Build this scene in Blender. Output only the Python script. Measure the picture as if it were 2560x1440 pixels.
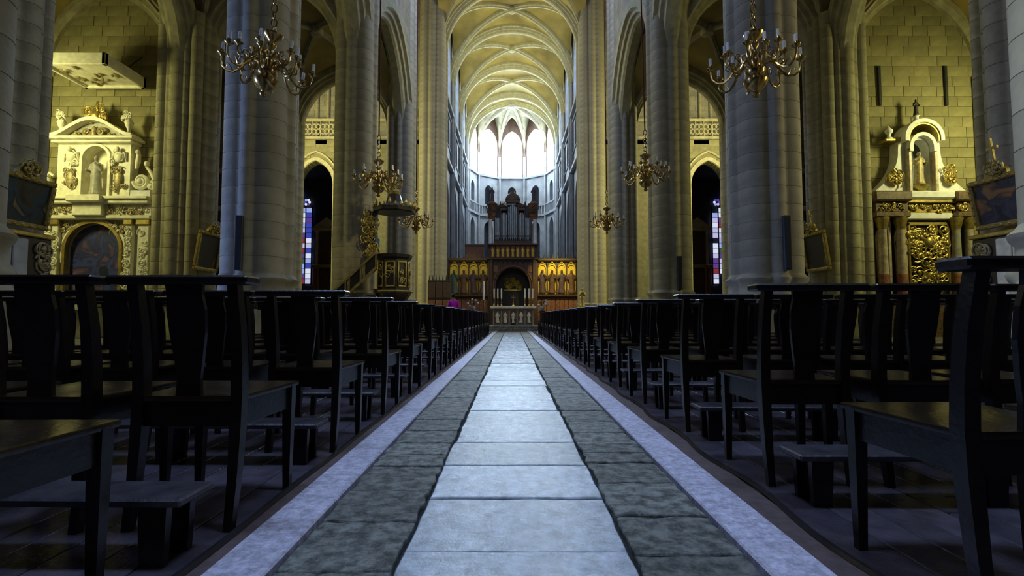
import bpy, bmesh, math, random
from mathutils import Vector, Matrix

random.seed(7)
for o in list(bpy.data.objects):
    bpy.data.objects.remove(o, do_unlink=True)
S = bpy.context.scene
COL = S.collection
PI = math.pi

# ------------------------------------------------------------------ camera
EYE = 0.717
FPX = 1300.0                                   # focal length in pixels of the 2560 wide frame
cam = bpy.data.cameras.new('camera')
cam.sensor_width = 36.0
cam.lens = FPX / 2560.0 * 36.0
cam.clip_start = 0.05
cam.clip_end = 200
camo = bpy.data.objects.new('camera', cam)
COL.objects.link(camo)
camo.location = (0, 0, EYE)
camo.rotation_euler = (PI / 2 + math.atan(70 / FPX), 0, 0)
S.camera = camo

# ------------------------------------------------------------------ world, exposure
w = bpy.data.worlds.new('world')
S.world = w
w.use_nodes = True
bg = w.node_tree.nodes['Background']
bg.inputs[0].default_value = (0.35, 0.45, 0.7, 1)
bg.inputs[1].default_value = 0.012
S.view_settings.view_transform = 'Standard'
S.view_settings.look = 'None'
S.view_settings.gamma = 1.0
S.view_settings.use_curve_mapping = False
S.view_settings.exposure = 0.0

# ------------------------------------------------------------------ lights of the building and added fills
YEL = (0.96, 0.92, 0.36)
WARM = (0.97, 0.90, 0.42)
BLUE = (0.26, 0.40, 1.0)


def aim(o, target):
    d = Vector(target) - Vector(o.location)
    o.rotation_euler = d.to_track_quat('-Z', 'Y').to_euler()


def area(name, loc, target, sx, sy, power, color, spread=PI):
    l = bpy.data.lights.new(name, 'AREA')
    l.shape = 'RECTANGLE'
    l.size, l.size_y = sx, sy
    l.energy = power
    l.color = color
    l.spread = spread
    o = bpy.data.objects.new(name, l)
    COL.objects.link(o)
    o.location = loc
    aim(o, target)
    return o


def spot(name, loc, target, power, color, angle=70, blend=0.6, radius=0.15):
    l = bpy.data.lights.new(name, 'SPOT')
    l.energy = power
    l.color = color
    l.spot_size = math.radians(angle)
    l.spot_blend = blend
    l.shadow_soft_size = radius
    o = bpy.data.objects.new(name, l)
    COL.objects.link(o)
    o.location = loc
    aim(o, target)
    return o


# chapel windows (daylight on the side altars), left and right
area('chapel_window_light', (-16.85, 14.6, 7.4), (-14.0, 18.6, 5.6), 0.7, 1.8, 290, YEL)
area('chapel_window_light', (16.85, 14.6, 7.4), (14.0, 18.6, 5.6), 0.7, 1.8, 290, YEL)
# windows of the nearer chapels: blue glass on the left, yellow on the right
area('chapel_window_light', (-16.8, 7.9, 2.9), (-5.6, 11.4, 2.0), 1.6, 3.0, 850, BLUE)
area('chapel_window_light', (16.8, 7.6, 5.5), (5.6, 12.0, 4.5), 1.6, 4.0, 300, (0.95, 0.86, 0.5))
# transept windows
for s in (-1, 1):
    area('transept_window_light', (s * 16.8, 31.5, 10.5), (s * 5, 35.2, 9.0), 3.2, 8.0, 1750, WARM)
# added unseen fill from the west, behind the photographer
area('west_fill_light', (0, -14, 15), (0, 16, 4), 6, 6, 240, (0.75, 0.85, 1.0))
# added cool fill from high in the nave: upper walls, aisle and chairs
for s in (-1, 1):
    area('nave_fill_light', (s * 4.7, 21.0, 18.8), (-s * 5.2, 24.5, 14.0), 2.4, 3.0, 700, (0.38, 0.52, 1.0))
    for yy, pw in ((1.4, 42), (8.1, 80), (15.0, 80)):
        area('nave_fill_light', (s * 4.7, yy, 19.6), (0, yy + 0.6, 0), 2.6, 3.0, pw, (0.44, 0.62, 1.0), math.radians(36))  # narrow spread keeps this added fill off the pillars
area('nave_fill_light', (-4.7, 1.2, 19.2), (5.3, 4.4, 5.0), 2.4, 3.0, 90, (0.8, 0.92, 1.0), math.radians(30))  # added fill aimed at the nearest right pillar alone
# flood lamps standing on the choir cornice
for s in (-1, 1):
    for yy in (38.2, 44.4, 50.8):
        spot('choir_flood_lamp', (s * 4.55, yy, 17.5), (-s * 2.4, yy + 1.6, 23.5), 680, (0.97, 0.88, 0.22), 120, 0.8, 0.25)
# lamps on the choir screen niches
spot('screen_spot_lamp', (3.4, 35.0, 6.6), (3.4, 39.5, 3.2), 1100, (1.0, 0.80, 0.22), 55, 0.7, 0.1)
spot('screen_spot_lamp', (-3.4, 35.0, 6.6), (-3.4, 39.5, 3.6), 140, (1.0, 0.80, 0.22), 55, 0.7, 0.1)
spot('altar_spot_lamp', (0.0, 20.5, 9.0), (0.0, 25.0, 1.2), 520, (1.0, 0.9, 0.6), 26, 0.6, 0.1)
spot('pulpit_fill_spot', (-1.5, 13.5, 7.0), (-4.4, 17.6, 3.2), 230, (1.0, 0.85, 0.4), 40, 0.7, 0.1)  # added spot to bring up the pulpit's gilding

# ------------------------------------------------------------------ materials


def new_mat(name):
    m = bpy.data.materials.new(name)
    m.use_nodes = True
    nt = m.node_tree
    return m, nt, nt.nodes['Principled BSDF']


def solid(name, col, rough=0.6, metal=0.0, var=0.15, scale=6.0, bump=0.0, bscale=30.0, coat=0.0, objvar=0.0, spec=0.5, detail=4.0):
    m, nt, b = new_mat(name)
    N, L = nt.nodes, nt.links
    tc = N.new('ShaderNodeTexCoord')
    no = N.new('ShaderNodeTexNoise')
    no.inputs['Scale'].default_value = scale
    no.inputs['Detail'].default_value = detail
    L.new(tc.outputs['Object'], no.inputs['Vector'])
    mr = N.new('ShaderNodeMapRange')
    mr.inputs[1].default_value = 0.3
    mr.inputs[2].default_value = 0.7
    mr.inputs[3].default_value = 1 - var
    mr.inputs[4].default_value = 1 + var
    L.new(no.outputs['Fac'], mr.inputs[0])
    val = mr.outputs[0]
    if objvar:
        oi = N.new('ShaderNodeObjectInfo')
        m2 = N.new('ShaderNodeMapRange')
        m2.inputs[3].default_value = 1 - objvar
        m2.inputs[4].default_value = 1 + objvar
        L.new(oi.outputs['Random'], m2.inputs[0])
        mu = N.new('ShaderNodeMath')
        mu.operation = 'MULTIPLY'
        L.new(val, mu.inputs[0])
        L.new(m2.outputs[0], mu.inputs[1])
        val = mu.outputs[0]
    vm = N.new('ShaderNodeVectorMath')
    vm.operation = 'SCALE'
    vm.inputs[0].default_value = col
    L.new(val, vm.inputs['Scale'])
    L.new(vm.outputs[0], b.inputs['Base Color'])
    b.inputs['Roughness'].default_value = rough
    b.inputs['Metallic'].default_value = metal
    b.inputs['Specular IOR Level'].default_value = spec
    b.inputs['Coat Weight'].default_value = coat
    if bump:
        n2 = N.new('ShaderNodeTexNoise')
        n2.inputs['Scale'].default_value = bscale
        n2.inputs['Detail'].default_value = 5
        L.new(tc.outputs['Object'], n2.inputs['Vector'])
        bp = N.new('ShaderNodeBump')
        bp.inputs['Strength'].default_value = bump
        bp.inputs['Distance'].default_value = 0.02
        L.new(n2.outputs['Fac'], bp.inputs['Height'])
        L.new(bp.outputs[0], b.inputs['Normal'])
    return m


def joint_stone(name, col, bw=0.7, bh=0.38):
    """ashlar too far away or too deep in shade to pick the blocks apart"""
    m, nt, b = new_mat(name)
    N, L = nt.nodes, nt.links
    tc = N.new('ShaderNodeTexCoord')
    mp = N.new('ShaderNodeVectorMath')
    mp.operation = 'DOT_PRODUCT'
    mp.inputs[1].default_value = (1, 0.83, 0)
    L.new(tc.outputs['Object'], mp.inputs[0])
    sx = N.new('ShaderNodeSeparateXYZ')
    L.new(tc.outputs['Object'], sx.inputs[0])
    cx = N.new('ShaderNodeCombineXYZ')
    L.new(mp.outputs['Value'], cx.inputs[0])
    L.new(sx.outputs[2], cx.inputs[1])
    br = N.new('ShaderNodeTexBrick')
    br.inputs['Scale'].default_value = 1.0
    br.inputs['Brick Width'].default_value = bw
    br.inputs['Row Height'].default_value = bh
    br.inputs['Mortar Size'].default_value = 0.012
    br.inputs['Color1'].default_value = (*[c * 1.12 for c in col], 1)
    br.inputs['Color2'].default_value = (*[c * 0.85 for c in col], 1)
    br.inputs['Mortar'].default_value = (*[c * 0.5 for c in col], 1)
    L.new(cx.outputs[0], br.inputs['Vector'])
    no = N.new('ShaderNodeTexNoise')
    no.inputs['Scale'].default_value = 1.3
    no.inputs['Detail'].default_value = 6
    L.new(tc.outputs['Object'], no.inputs['Vector'])
    mr = N.new('ShaderNodeMapRange')
    mr.inputs[1].default_value = 0.3
    mr.inputs[2].default_value = 0.7
    mr.inputs[3].default_value = 0.75
    mr.inputs[4].default_value = 1.2
    L.new(no.outputs['Fac'], mr.inputs[0])
    vm = N.new('ShaderNodeVectorMath')
    vm.operation = 'SCALE'
    L.new(br.outputs['Color'], vm.inputs[0])
    L.new(mr.outputs[0], vm.inputs['Scale'])
    L.new(vm.outputs[0], b.inputs['Base Color'])
    b.inputs['Roughness'].default_value = 0.8
    return m


def emit(name, col, strength):
    m = bpy.data.materials.new(name)
    m.use_nodes = True
    nt = m.node_tree
    nt.nodes.clear()
    e = nt.nodes.new('ShaderNodeEmission')
    e.inputs[0].default_value = (*col, 1)
    e.inputs[1].default_value = strength
    o = nt.nodes.new('ShaderNodeOutputMaterial')
    nt.links.new(e.outputs[0], o.inputs[0])
    return m


def slab_mat(name, col, rough_lo, rough_hi, pit, spec=0.6):
    """worn stone paving: polished patches, pits and stains"""
    m, nt, b = new_mat(name)
    N, L = nt.nodes, nt.links
    tc = N.new('ShaderNodeTexCoord')
    oi = N.new('ShaderNodeObjectInfo')
    ad = N.new('ShaderNodeVectorMath')
    ad.operation = 'MULTIPLY_ADD'
    ad.inputs[0].default_value = (37, 19, 0)
    L.new(oi.outputs['Random'], ad.inputs[1])
    L.new(tc.outputs['Object'], ad.inputs[2])
    n1 = N.new('ShaderNodeTexNoise')
    n1.inputs['Scale'].default_value = 7
    n1.inputs['Detail'].default_value = 8
    n1.inputs['Roughness'].default_value = 0.65
    L.new(ad.outputs[0], n1.inputs['Vector'])
    n2 = N.new('ShaderNodeTexNoise')
    n2.inputs['Scale'].default_value = 55
    n2.inputs['Detail'].default_value = 6
    n2.inputs['Roughness'].default_value = 0.7
    L.new(ad.outputs[0], n2.inputs['Vector'])
    n3 = N.new('ShaderNodeTexNoise')
    n3.inputs['Scale'].default_value = 16 if pit > 0.1 else 34
    n3.inputs['Detail'].default_value = 9
    n3.inputs['Roughness'].default_value = 0.72
    L.new(ad.outputs[0], n3.inputs['Vector'])
    cr = N.new('ShaderNodeValToRGB')
    cr.color_ramp.elements[0].position = 0.38 if pit < 0.5 else 0.41
    cr.color_ramp.elements[0].color = (*[c * (0.55 if pit < 0.5 else 0.28) for c in col], 1)
    cr.color_ramp.elements[1].position = 0.64 if pit < 0.5 else 0.60
    cr.color_ramp.elements[1].color = (*[c * (1.2 if pit < 0.5 else 1.5) for c in col], 1)
    L.new(n3.outputs['Fac'], cr.inputs[0])
    m2 = N.new('ShaderNodeMapRange')
    m2.inputs[3].default_value = 0.8
    m2.inputs[4].default_value = 1.2
    L.new(oi.outputs['Random'], m2.inputs[0])
    vm = N.new('ShaderNodeVectorMath')
    vm.operation = 'SCALE'
    L.new(cr.outputs[0], vm.inputs[0])
    L.new(m2.outputs[0], vm.inputs['Scale'])
    L.new(vm.outputs[0], b.inputs['Base Color'])
    rr = N.new('ShaderNodeMapRange')
    rr.inputs[1].default_value = 0.35
    rr.inputs[2].default_value = 0.65
    rr.inputs[3].default_value = rough_lo
    rr.inputs[4].default_value = rough_hi
    L.new(n1.outputs['Fac'], rr.inputs[0])
    L.new(rr.outputs[0], b.inputs['Roughness'])
    b.inputs['Specular IOR Level'].default_value = spec
    hs = N.new('ShaderNodeMath')
    hs.operation = 'MULTIPLY_ADD'
    hs.inputs[1].default_value = 0.35
    L.new(n2.outputs['Fac'], hs.inputs[0])
    L.new(n3.outputs['Fac'], hs.inputs[2])
    bp = N.new('ShaderNodeBump')
    bp.inputs['Strength'].default_value = pit
    bp.inputs['Distance'].default_value = 0.02
    L.new(hs.outputs[0], bp.inputs['Height'])
    L.new(bp.outputs[0], b.inputs['Normal'])
    return m


def picture_mat(name, cols, scale=2.2, seed=0.0):
    """old oil painting: dark soft patches of colour"""
    m, nt, b = new_mat(name)
    N, L = nt.nodes, nt.links
    tc = N.new('ShaderNodeTexCoord')
    mp = N.new('ShaderNodeMapping')
    mp.inputs['Location'].default_value = (seed, seed * 0.7, seed * 1.3)
    L.new(tc.outputs['Object'], mp.inputs['Vector'])
    no = N.new('ShaderNodeTexNoise')
    no.inputs['Scale'].default_value = scale
    no.inputs['Detail'].default_value = 5
    no.inputs['Distortion'].default_value = 0.7
    L.new(mp.outputs[0], no.inputs['Vector'])
    cr = N.new('ShaderNodeValToRGB')
    r = cr.color_ramp
    r.elements[0].position = 0.3
    r.elements[0].color = (*cols[0], 1)
    r.elements[1].position = 0.72
    r.elements[1].color = (*cols[-1], 1)
    for i, c in enumerate(cols[1:-1]):
        e = r.elements.new(0.3 + 0.42 * (i + 1) / (len(cols) - 1))
        e.color = (*c, 1)
    L.new(no.outputs['Fac'], cr.inputs[0])
    L.new(cr.outputs[0], b.inputs['Base Color'])
    b.inputs['Roughness'].default_value = 0.45
    return m


M = {}
M['stone'] = solid('limestone', (0.34, 0.31, 0.20), 0.75, var=0.28, scale=3.0, bump=0.25, bscale=22, objvar=0.10)
M['pillar'] = solid('pillar_stone', (0.37, 0.335, 0.235), 0.7, var=0.25, scale=2.2, bump=0.25, bscale=18, objvar=0.08)
M['block'] = solid('ashlar_stone', (0.25, 0.225, 0.11), 0.8, var=0.25, scale=2.5, bump=0.3, bscale=18, objvar=0.16)
M['mortar'] = solid('mortar', (0.23, 0.21, 0.11), 0.9, var=0.2, scale=4)
M['wall'] = joint_stone('wall_stone', (0.36, 0.33, 0.24))
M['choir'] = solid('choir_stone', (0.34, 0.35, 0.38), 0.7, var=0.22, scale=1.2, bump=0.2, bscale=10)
M['lunette'] = solid('reddish_lunette_stone', (0.26, 0.17, 0.15), 0.8, var=0.3, scale=2)
M['apseweb'] = solid('toned_down_apse_stone', (0.17, 0.145, 0.085), 0.85, var=0.3, scale=1.5)  # darker copy of the web tone, offsets the strong window light
M['apserib'] = solid('apse_rib_stone', (0.25, 0.22, 0.15), 0.8, var=0.2, scale=3)
M['web'] = solid('vault_plaster', (0.35, 0.275, 0.09), 0.8, var=0.4, scale=0.55, bump=0.2, bscale=6, detail=7)
M['rib'] = solid('rib_stone', (0.43, 0.39, 0.23), 0.7, var=0.2, scale=5)
M['dark'] = solid('passage_shade_stone', (0.04, 0.045, 0.06), 0.9)  # near-black colour stands in for shade inside passages and ambulatory
M['slab'] = slab_mat('polished_slab', (0.58, 0.63, 0.69), 0.17, 0.32, 0.20, 1.0)
M['slab2'] = slab_mat('worn_slab', (0.23, 0.235, 0.205), 0.30, 0.62, 0.9)
M['kerb'] = slab_mat('kerb_board', (0.62, 0.58, 0.70), 0.38, 0.6, 0.07)
M['strip'] = solid('brown_edge_strip', (0.10, 0.065, 0.065), 0.75, var=0.3, scale=20, bump=0.2, bscale=80)
M['joint'] = solid('paving_joint', (0.02, 0.02, 0.022), 0.95)
M['floorwood'] = solid('platform_wood', (0.080, 0.066, 0.082), 0.28, var=0.35, scale=9, bump=0.15, bscale=40, objvar=0.3)
M['trimwood'] = solid('dark_nosing', (0.025, 0.022, 0.028), 0.25, var=0.2)
M['chair'] = solid('dark_chair_wood', (0.010, 0.007, 0.0065), 0.28, var=0.4, scale=14, bump=0.08, bscale=60, objvar=0.3)
M['seat'] = solid('chair_seat_wood', (0.032, 0.019, 0.010), 0.24, var=0.4, scale=10, bump=0.08, bscale=60, objvar=0.3)
M['kneel'] = solid('kneeler_wood', (0.05, 0.043, 0.05), 0.42, var=0.4, scale=12, bump=0.2, bscale=50, objvar=0.2)
M['gold'] = solid('gilding', (0.44, 0.34, 0.11), 0.42, metal=0.75, var=0.3, scale=9, bump=0.2, bscale=40)
M['gilt'] = solid('gilt_paint', (0.75, 0.55, 0.07), 0.45, metal=0.25, var=0.2, scale=9)
M['patina'] = solid('old_gilding', (0.36, 0.30, 0.16), 0.5, metal=0.3, var=0.4, scale=12)
M['brass'] = solid('brass', (0.50, 0.34, 0.12), 0.25, metal=1.0, var=0.3, scale=12)
M['candle'] = solid('wax', (0.85, 0.83, 0.85), 0.5, var=0.05)
M['cord'] = solid('red_cord', (0.09, 0.008, 0.015), 0.8, var=0.2, scale=40)
M['cream'] = solid('cream_marble', (0.78, 0.75, 0.60), 0.5, var=0.18, scale=5, bump=0.1, bscale=25)
M['white'] = solid('white_plaster', (0.82, 0.83, 0.84), 0.55, var=0.12, scale=5)
M['grey'] = solid('grey_marble', (0.34, 0.33, 0.29), 0.5, var=0.25, scale=8)
M['brownm'] = solid('brown_marble', (0.15, 0.10, 0.06), 0.4, var=0.5, scale=11)
M['redm'] = solid('red_marble', (0.30, 0.13, 0.08), 0.35, var=0.45, scale=9)
M['pinkm'] = solid('pale_marble', (0.50, 0.42, 0.32), 0.4, var=0.35, scale=7)
M['oak'] = solid('carved_oak', (0.085, 0.048, 0.03), 0.45, var=0.35, scale=9, bump=0.2, bscale=30)
M['redoak'] = solid('red_oak_panel', (0.24, 0.10, 0.05), 0.45, var=0.3, scale=7)
M['darkwood'] = solid('black_oak', (0.03, 0.022, 0.018), 0.4, var=0.3)
M['pipe'] = solid('organ_tin', (0.50, 0.58, 0.68), 0.3, metal=0.35, var=0.2, scale=3)
M['cloth'] = solid('white_altar_cloth', (0.80, 0.80, 0.82), 0.8, var=0.06)
M['robe'] = solid('statue_purple', (0.09, 0.055, 0.07), 0.55, var=0.4, scale=7)
M['robe2'] = solid('statue_brown', (0.12, 0.06, 0.04), 0.55, var=0.4, scale=7)
M['robe3'] = solid('statue_green', (0.06, 0.10, 0.09), 0.55, var=0.4, scale=7)
M['speaker'] = solid('speaker_grey', (0.045, 0.055, 0.075), 0.45, var=0.1)
M['speakerf'] = solid('speaker_grille', (0.012, 0.014, 0.02), 0.6, var=0.1)
M['iron'] = solid('iron', (0.02, 0.02, 0.02), 0.6, var=0.2)
M['bluepanel'] = solid('blue_panel', (0.10, 0.26, 0.60), 0.5, var=0.15)
M['pewter'] = solid('pale_painted_wood', (0.42, 0.45, 0.47), 0.55, var=0.15, scale=4)
M['glasswhite'] = emit('bright_daylight_glass', (0.66, 0.85, 1.0), 32.0)
M['glassblue'] = emit('choir_side_glass', (0.55, 0.72, 1.0), 3.0)
M['skin'] = solid('skin', (0.45, 0.28, 0.2), 0.6, var=0.05)
M['hair'] = solid('dark_hair', (0.015, 0.012, 0.01), 0.5, var=0.2)
M['magenta'] = solid('magenta_knit', (0.85, 0.01, 0.75), 0.75, var=0.1)
M['trousers'] = solid('dark_trousers', (0.02, 0.02, 0.03), 0.8, var=0.1)
M['leaf'] = solid('leaf_green', (0.05, 0.13, 0.05), 0.5, var=0.3)
M['petal'] = solid('white_petal', (0.80, 0.80, 0.74), 0.6, var=0.1)
M['art1'] = picture_mat('dark_blue_painting', [(0.012, 0.015, 0.05), (0.05, 0.065, 0.25), (0.02, 0.025, 0.10), (0.14, 0.08, 0.14), (0.16, 0.20, 0.42)], 1.5, 3.1)
M['art2'] = picture_mat('green_brown_painting', [(0.015, 0.012, 0.01), (0.05, 0.045, 0.02), (0.02, 0.06, 0.10), (0.02, 0.015, 0.01), (0.24, 0.21, 0.10)], 2.4, 8.4)
M['art3'] = picture_mat('sunset_painting', [(0.02, 0.02, 0.035), (0.06, 0.06, 0.09), (0.03, 0.03, 0.045), (0.30, 0.15, 0.05), (0.22, 0.20, 0.20)], 2.2, 5.9)
M['art4'] = picture_mat('black_painting', [(0.008, 0.008, 0.008), (0.02, 0.018, 0.015), (0.012, 0.012, 0.012), (0.12, 0.10, 0.07)], 2.0, 1.7)
STAIN = [emit('stained_' + n, c, s) for n, c, s in (
    ('white', (0.75, 0.8, 1.0), 0.9), ('pale_blue', (0.4, 0.5, 1.0), 0.75), ('blue', (0.08, 0.12, 0.75), 0.5),
    ('violet', (0.25, 0.12, 0.6), 0.4), ('red', (0.6, 0.08, 0.12), 0.35), ('green', (0.12, 0.32, 0.14), 0.3), ('lavender', (0.62, 0.6, 0.9), 0.8))]

# ------------------------------------------------------------------ mesh builder


class MB:
    def __init__(self):
        self.v = []
        self.f = []
        self.sm = []

    def add(self, vs, fs, smooth=False):
        n = len(self.v)
        self.v += [tuple(p) for p in vs]
        self.f += [tuple(i + n for i in q) for q in fs]
        self.sm += [smooth] * len(fs)
        return self

    def box(self, x0, x1, y0, y1, z0, z1):
        vs = [(x, y, z) for x in (x0, x1) for y in (y0, y1) for z in (z0, z1)]
        return self.add(vs, [(0, 1, 3, 2), (4, 6, 7, 5), (0, 4, 5, 1), (2, 3, 7, 6), (0, 2, 6, 4), (1, 5, 7, 3)])

    def cbox(self, x0, x1, y0, y1, z0, z1, b=0.01):
        c = ((x0 + x1) / 2, (y0 + y1) / 2, (z0 + z1) / 2)
        h = (abs(x1 - x0) / 2, abs(y1 - y0) / 2, abs(z1 - z0) / 2)
        vs, ix = [], {}
        for sx in (-1, 1):
            for sy in (-1, 1):
                for sz in (-1, 1):
                    s = (sx, sy, sz)
                    for a in range(3):
                        p = [c[k] + s[k] * (h[k] - (0 if k == a else b)) for k in range(3)]
                        ix[s, a] = len(vs)
                        vs.append(p)
        fs = []
        R = (-1, 1)
        for a in range(3):
            o1, o2 = [k for k in range(3) if k != a]
            for sg in R:
                q = []
                for (p, r) in ((-1, -1), (1, -1), (1, 1), (-1, 1)):
                    s = [0, 0, 0]
                    s[a], s[o1], s[o2] = sg, p, r
                    q.append(ix[tuple(s), a])
                fs.append(tuple(q))
        for a, b2, c2 in ((0, 1, 2), (0, 2, 1), (1, 2, 0)):
            for p in R:
                for r in R:
                    s1, s2 = [0, 0, 0], [0, 0, 0]
                    s1[a], s1[b2], s1[c2] = p, r, -1
                    s2[a], s2[b2], s2[c2] = p, r, 1
                    s1, s2 = tuple(s1), tuple(s2)
                    fs.append((ix[s1, a], ix[s2, a], ix[s2, b2], ix[s1, b2]))
        for sx in R:
            for sy in R:
                for sz in R:
                    s = (sx, sy, sz)
                    fs.append((ix[s, 0], ix[s, 1], ix[s, 2]))
        return self.add(vs, fs)

    def loft(self, rings, cap=True, smooth=True, closed=True):
        n = len(rings[0])
        vs = [p for r in rings for p in r]
        fs = []
        for i in range(len(rings) - 1):
            for j in range(n if closed else n - 1):
                k = (j + 1) % n
                fs.append((i * n + j, i * n + k, (i + 1) * n + k, (i + 1) * n + j))
        base = len(self.v)
        self.add(vs, fs, smooth)
        if cap and closed:
            self.f += [tuple(base + j for j in range(n)), tuple(base + (len(rings) - 1) * n + j for j in range(n))]
            self.sm += [False, False]
        return self

    def lathe(self, prof, n=16, c=(0, 0, 0), smooth=True, sx=1, sy=1):
        rings = [[(c[0] + r * sx * math.cos(2 * PI * j / n), c[1] + r * sy * math.sin(2 * PI * j / n), c[2] + z) for j in range(n)] for r, z in prof]
        return self.loft(rings, True, smooth)

    def ball(self, c, rx, ry=None, rz=None, n=10, m=6):
        ry = ry or rx
        rz = rz or rx
        rings = []
        for i in range(m + 1):
            a = -PI / 2 + PI * i / m
            r = max(math.cos(a), 0.02)
            rings.append([(c[0] + rx * r * math.cos(2 * PI * j / n), c[1] + ry * r * math.sin(2 * PI * j / n), c[2] + rz * math.sin(a)) for j in range(n)])
        return self.loft(rings)

    def tube(self, pts, rad, n=6):
        pts = [Vector(p) for p in pts]
        if not isinstance(rad, (list, tuple)):
            rad = [rad] * len(pts)
        rings = []
        up = None
        for i, p in enumerate(pts):
            t = (pts[min(i + 1, len(pts) - 1)] - pts[max(i - 1, 0)])
            if t.length < 1e-9:
                t = Vector((0, 0, 1))
            t.normalize()
            if up is None:
                up = Vector((0, 0, 1)) if abs(t.z) < 0.9 else Vector((1, 0, 0))
            a = t.cross(up)
            if a.length < 1e-6:
                a = t.cross(Vector((0, 1, 0)))
            a.normalize()
            b = a.cross(t)
            up = b
            rings.append([tuple(p + (a * math.cos(2 * PI * j / n) + b * math.sin(2 * PI * j / n)) * rad[i]) for j in range(n)])
        return self.loft(rings)

    def prism(self, poly, axis, a, b, smooth=False):
        """extrude a 2D polygon along axis: 'y' poly=(x,z), 'x' poly=(y,z), 'z' poly=(x,y)"""
        def P(p, t):
            return {'y': (p[0], t, p[1]), 'x': (t, p[0], p[1]), 'z': (p[0], p[1], t)}[axis]
        return self.loft([[P(p, a) for p in poly], [P(p, b) for p in poly]], True, smooth)

    def build(self, name, mat, parent=None, loc=None, rot=None):
        me = self.mesh(name, mat)
        return put(name, me, parent, loc, rot)

    def mesh(self, name, mat):
        me = bpy.data.meshes.new(name)
        me.from_pydata(self.v, [], self.f)
        me.polygons.foreach_set('use_smooth', self.sm)
        bm = bmesh.new()
        bm.from_mesh(me)
        bmesh.ops.recalc_face_normals(bm, faces=bm.faces)
        bm.to_mesh(me)
        bm.free()
        if any(self.sm):
            me.set_sharp_from_angle(angle=math.radians(50))
        me.materials.append(M[mat] if isinstance(mat, str) else mat)
        return me


def put(name, me, parent=None, loc=None, rot=None):
    o = bpy.data.objects.new(name, me)
    COL.objects.link(o)
    if parent is not None:
        o.parent = parent
    if loc is not None:
        o.location = loc
    if rot is not None:
        o.rotation_euler = rot
    return o


def thing(name, label, cat, loc=(0, 0, 0), rotz=0.0, group=None):
    o = bpy.data.objects.new(name, None)
    o.empty_display_size = 0.2
    COL.objects.link(o)
    o.location = loc
    o.rotation_euler = (0, 0, rotz)
    return tag(o, label, cat, group)


def tag(o, label, cat, group=None):
    o['label'] = label
    o['category'] = cat
    if group:
        o['group'] = group
    return o


def struct(o, label=None, cat=None):
    o['kind'] = 'structure'
    if label:
        o['label'] = label
    if cat:
        o['category'] = cat
    return o


def sempty(name, label=None, cat=None):
    o = bpy.data.objects.new(name, None)
    COL.objects.link(o)
    return struct(o, label, cat)


def copy_tree(o, parent=None):
    c = o.copy()
    COL.objects.link(c)
    c.parent = parent
    for ch in list(o.children):
        copy_tree(ch, c)
    return c


ORD = ['nearest', 'second', 'third', 'fourth', 'fifth', 'sixth', 'seventh', 'eighth', 'ninth', 'tenth', 'eleventh', 'twelfth',
       'thirteenth', 'fourteenth', 'fifteenth', 'sixteenth', 'seventeenth', 'eighteenth', 'nineteenth', 'twentieth', 'twenty-first', 'twenty-second']
SIDE = {-1: 'left', 1: 'right'}

# ------------------------------------------------------------------ shared shape functions


def pointed(a, rise, n=12):
    """points (s,z) of a pointed arch of half span a from -a to a"""
    R = (a * a + rise * rise) / (2 * a)
    if rise <= a:
        return [(-a * math.cos(PI * i / (2 * n)), rise * math.sin(PI * i / (2 * n))) for i in range(2 * n + 1)]
    end = math.asin(min(1, rise / R))
    left = [(-a + R - R * math.cos(end * i / n), R * math.sin(end * i / n)) for i in range(n + 1)]
    return left + [(-s, z) for s, z in reversed(left[:-1])]


def arch_sweep(mb, pts, prof, base, h, smooth=False):
    """sweep profile (u outward, v sideways) along arch pts (s,z) in the vertical plane through base with direction h"""
    h = Vector((h[0], h[1], 0)).normalized()
    d = Vector((-h.y, h.x, 0))
    base = Vector(base)
    rings = []
    n = len(pts)
    for i, (s, z) in enumerate(pts):
        a = pts[max(i - 1, 0)]
        b = pts[min(i + 1, n - 1)]
        ts, tz = b[0] - a[0], b[1] - a[1]
        l = math.hypot(ts, tz) or 1
        ns, nz = -tz / l, ts / l
        ring = []
        for u, v in prof:
            p = base + h * (s + ns * u) + Vector((0, 0, z + nz * u)) + d * v
            ring.append(tuple(p))
        rings.append(ring)
    mb.loft(rings, True, smooth)


def order_profile(wd, dp):
    """stepped and hollowed arch moulding; u from 0 (intrados) to dp, v in +-wd"""
    return [(dp, -wd), (dp * 0.55, -wd), (dp * 0.5, -wd * 0.78), (dp * 0.30, -wd * 0.70), (dp * 0.28, -wd * 0.52), (dp * 0.08, -wd * 0.42), (0, -wd * 0.25),
            (0, wd * 0.25), (dp * 0.08, wd * 0.42), (dp * 0.28, wd * 0.52), (dp * 0.30, wd * 0.70), (dp * 0.5, wd * 0.78), (dp * 0.55, wd), (dp, wd)]


def rib_profile(wd, dp):
    return [(dp, -wd), (dp * 0.45, -wd), (dp * 0.3, -wd * 0.55), (0.0, -wd * 0.4), (0.0, wd * 0.4), (dp * 0.3, wd * 0.55), (dp * 0.45, wd), (dp, wd)]


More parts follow.
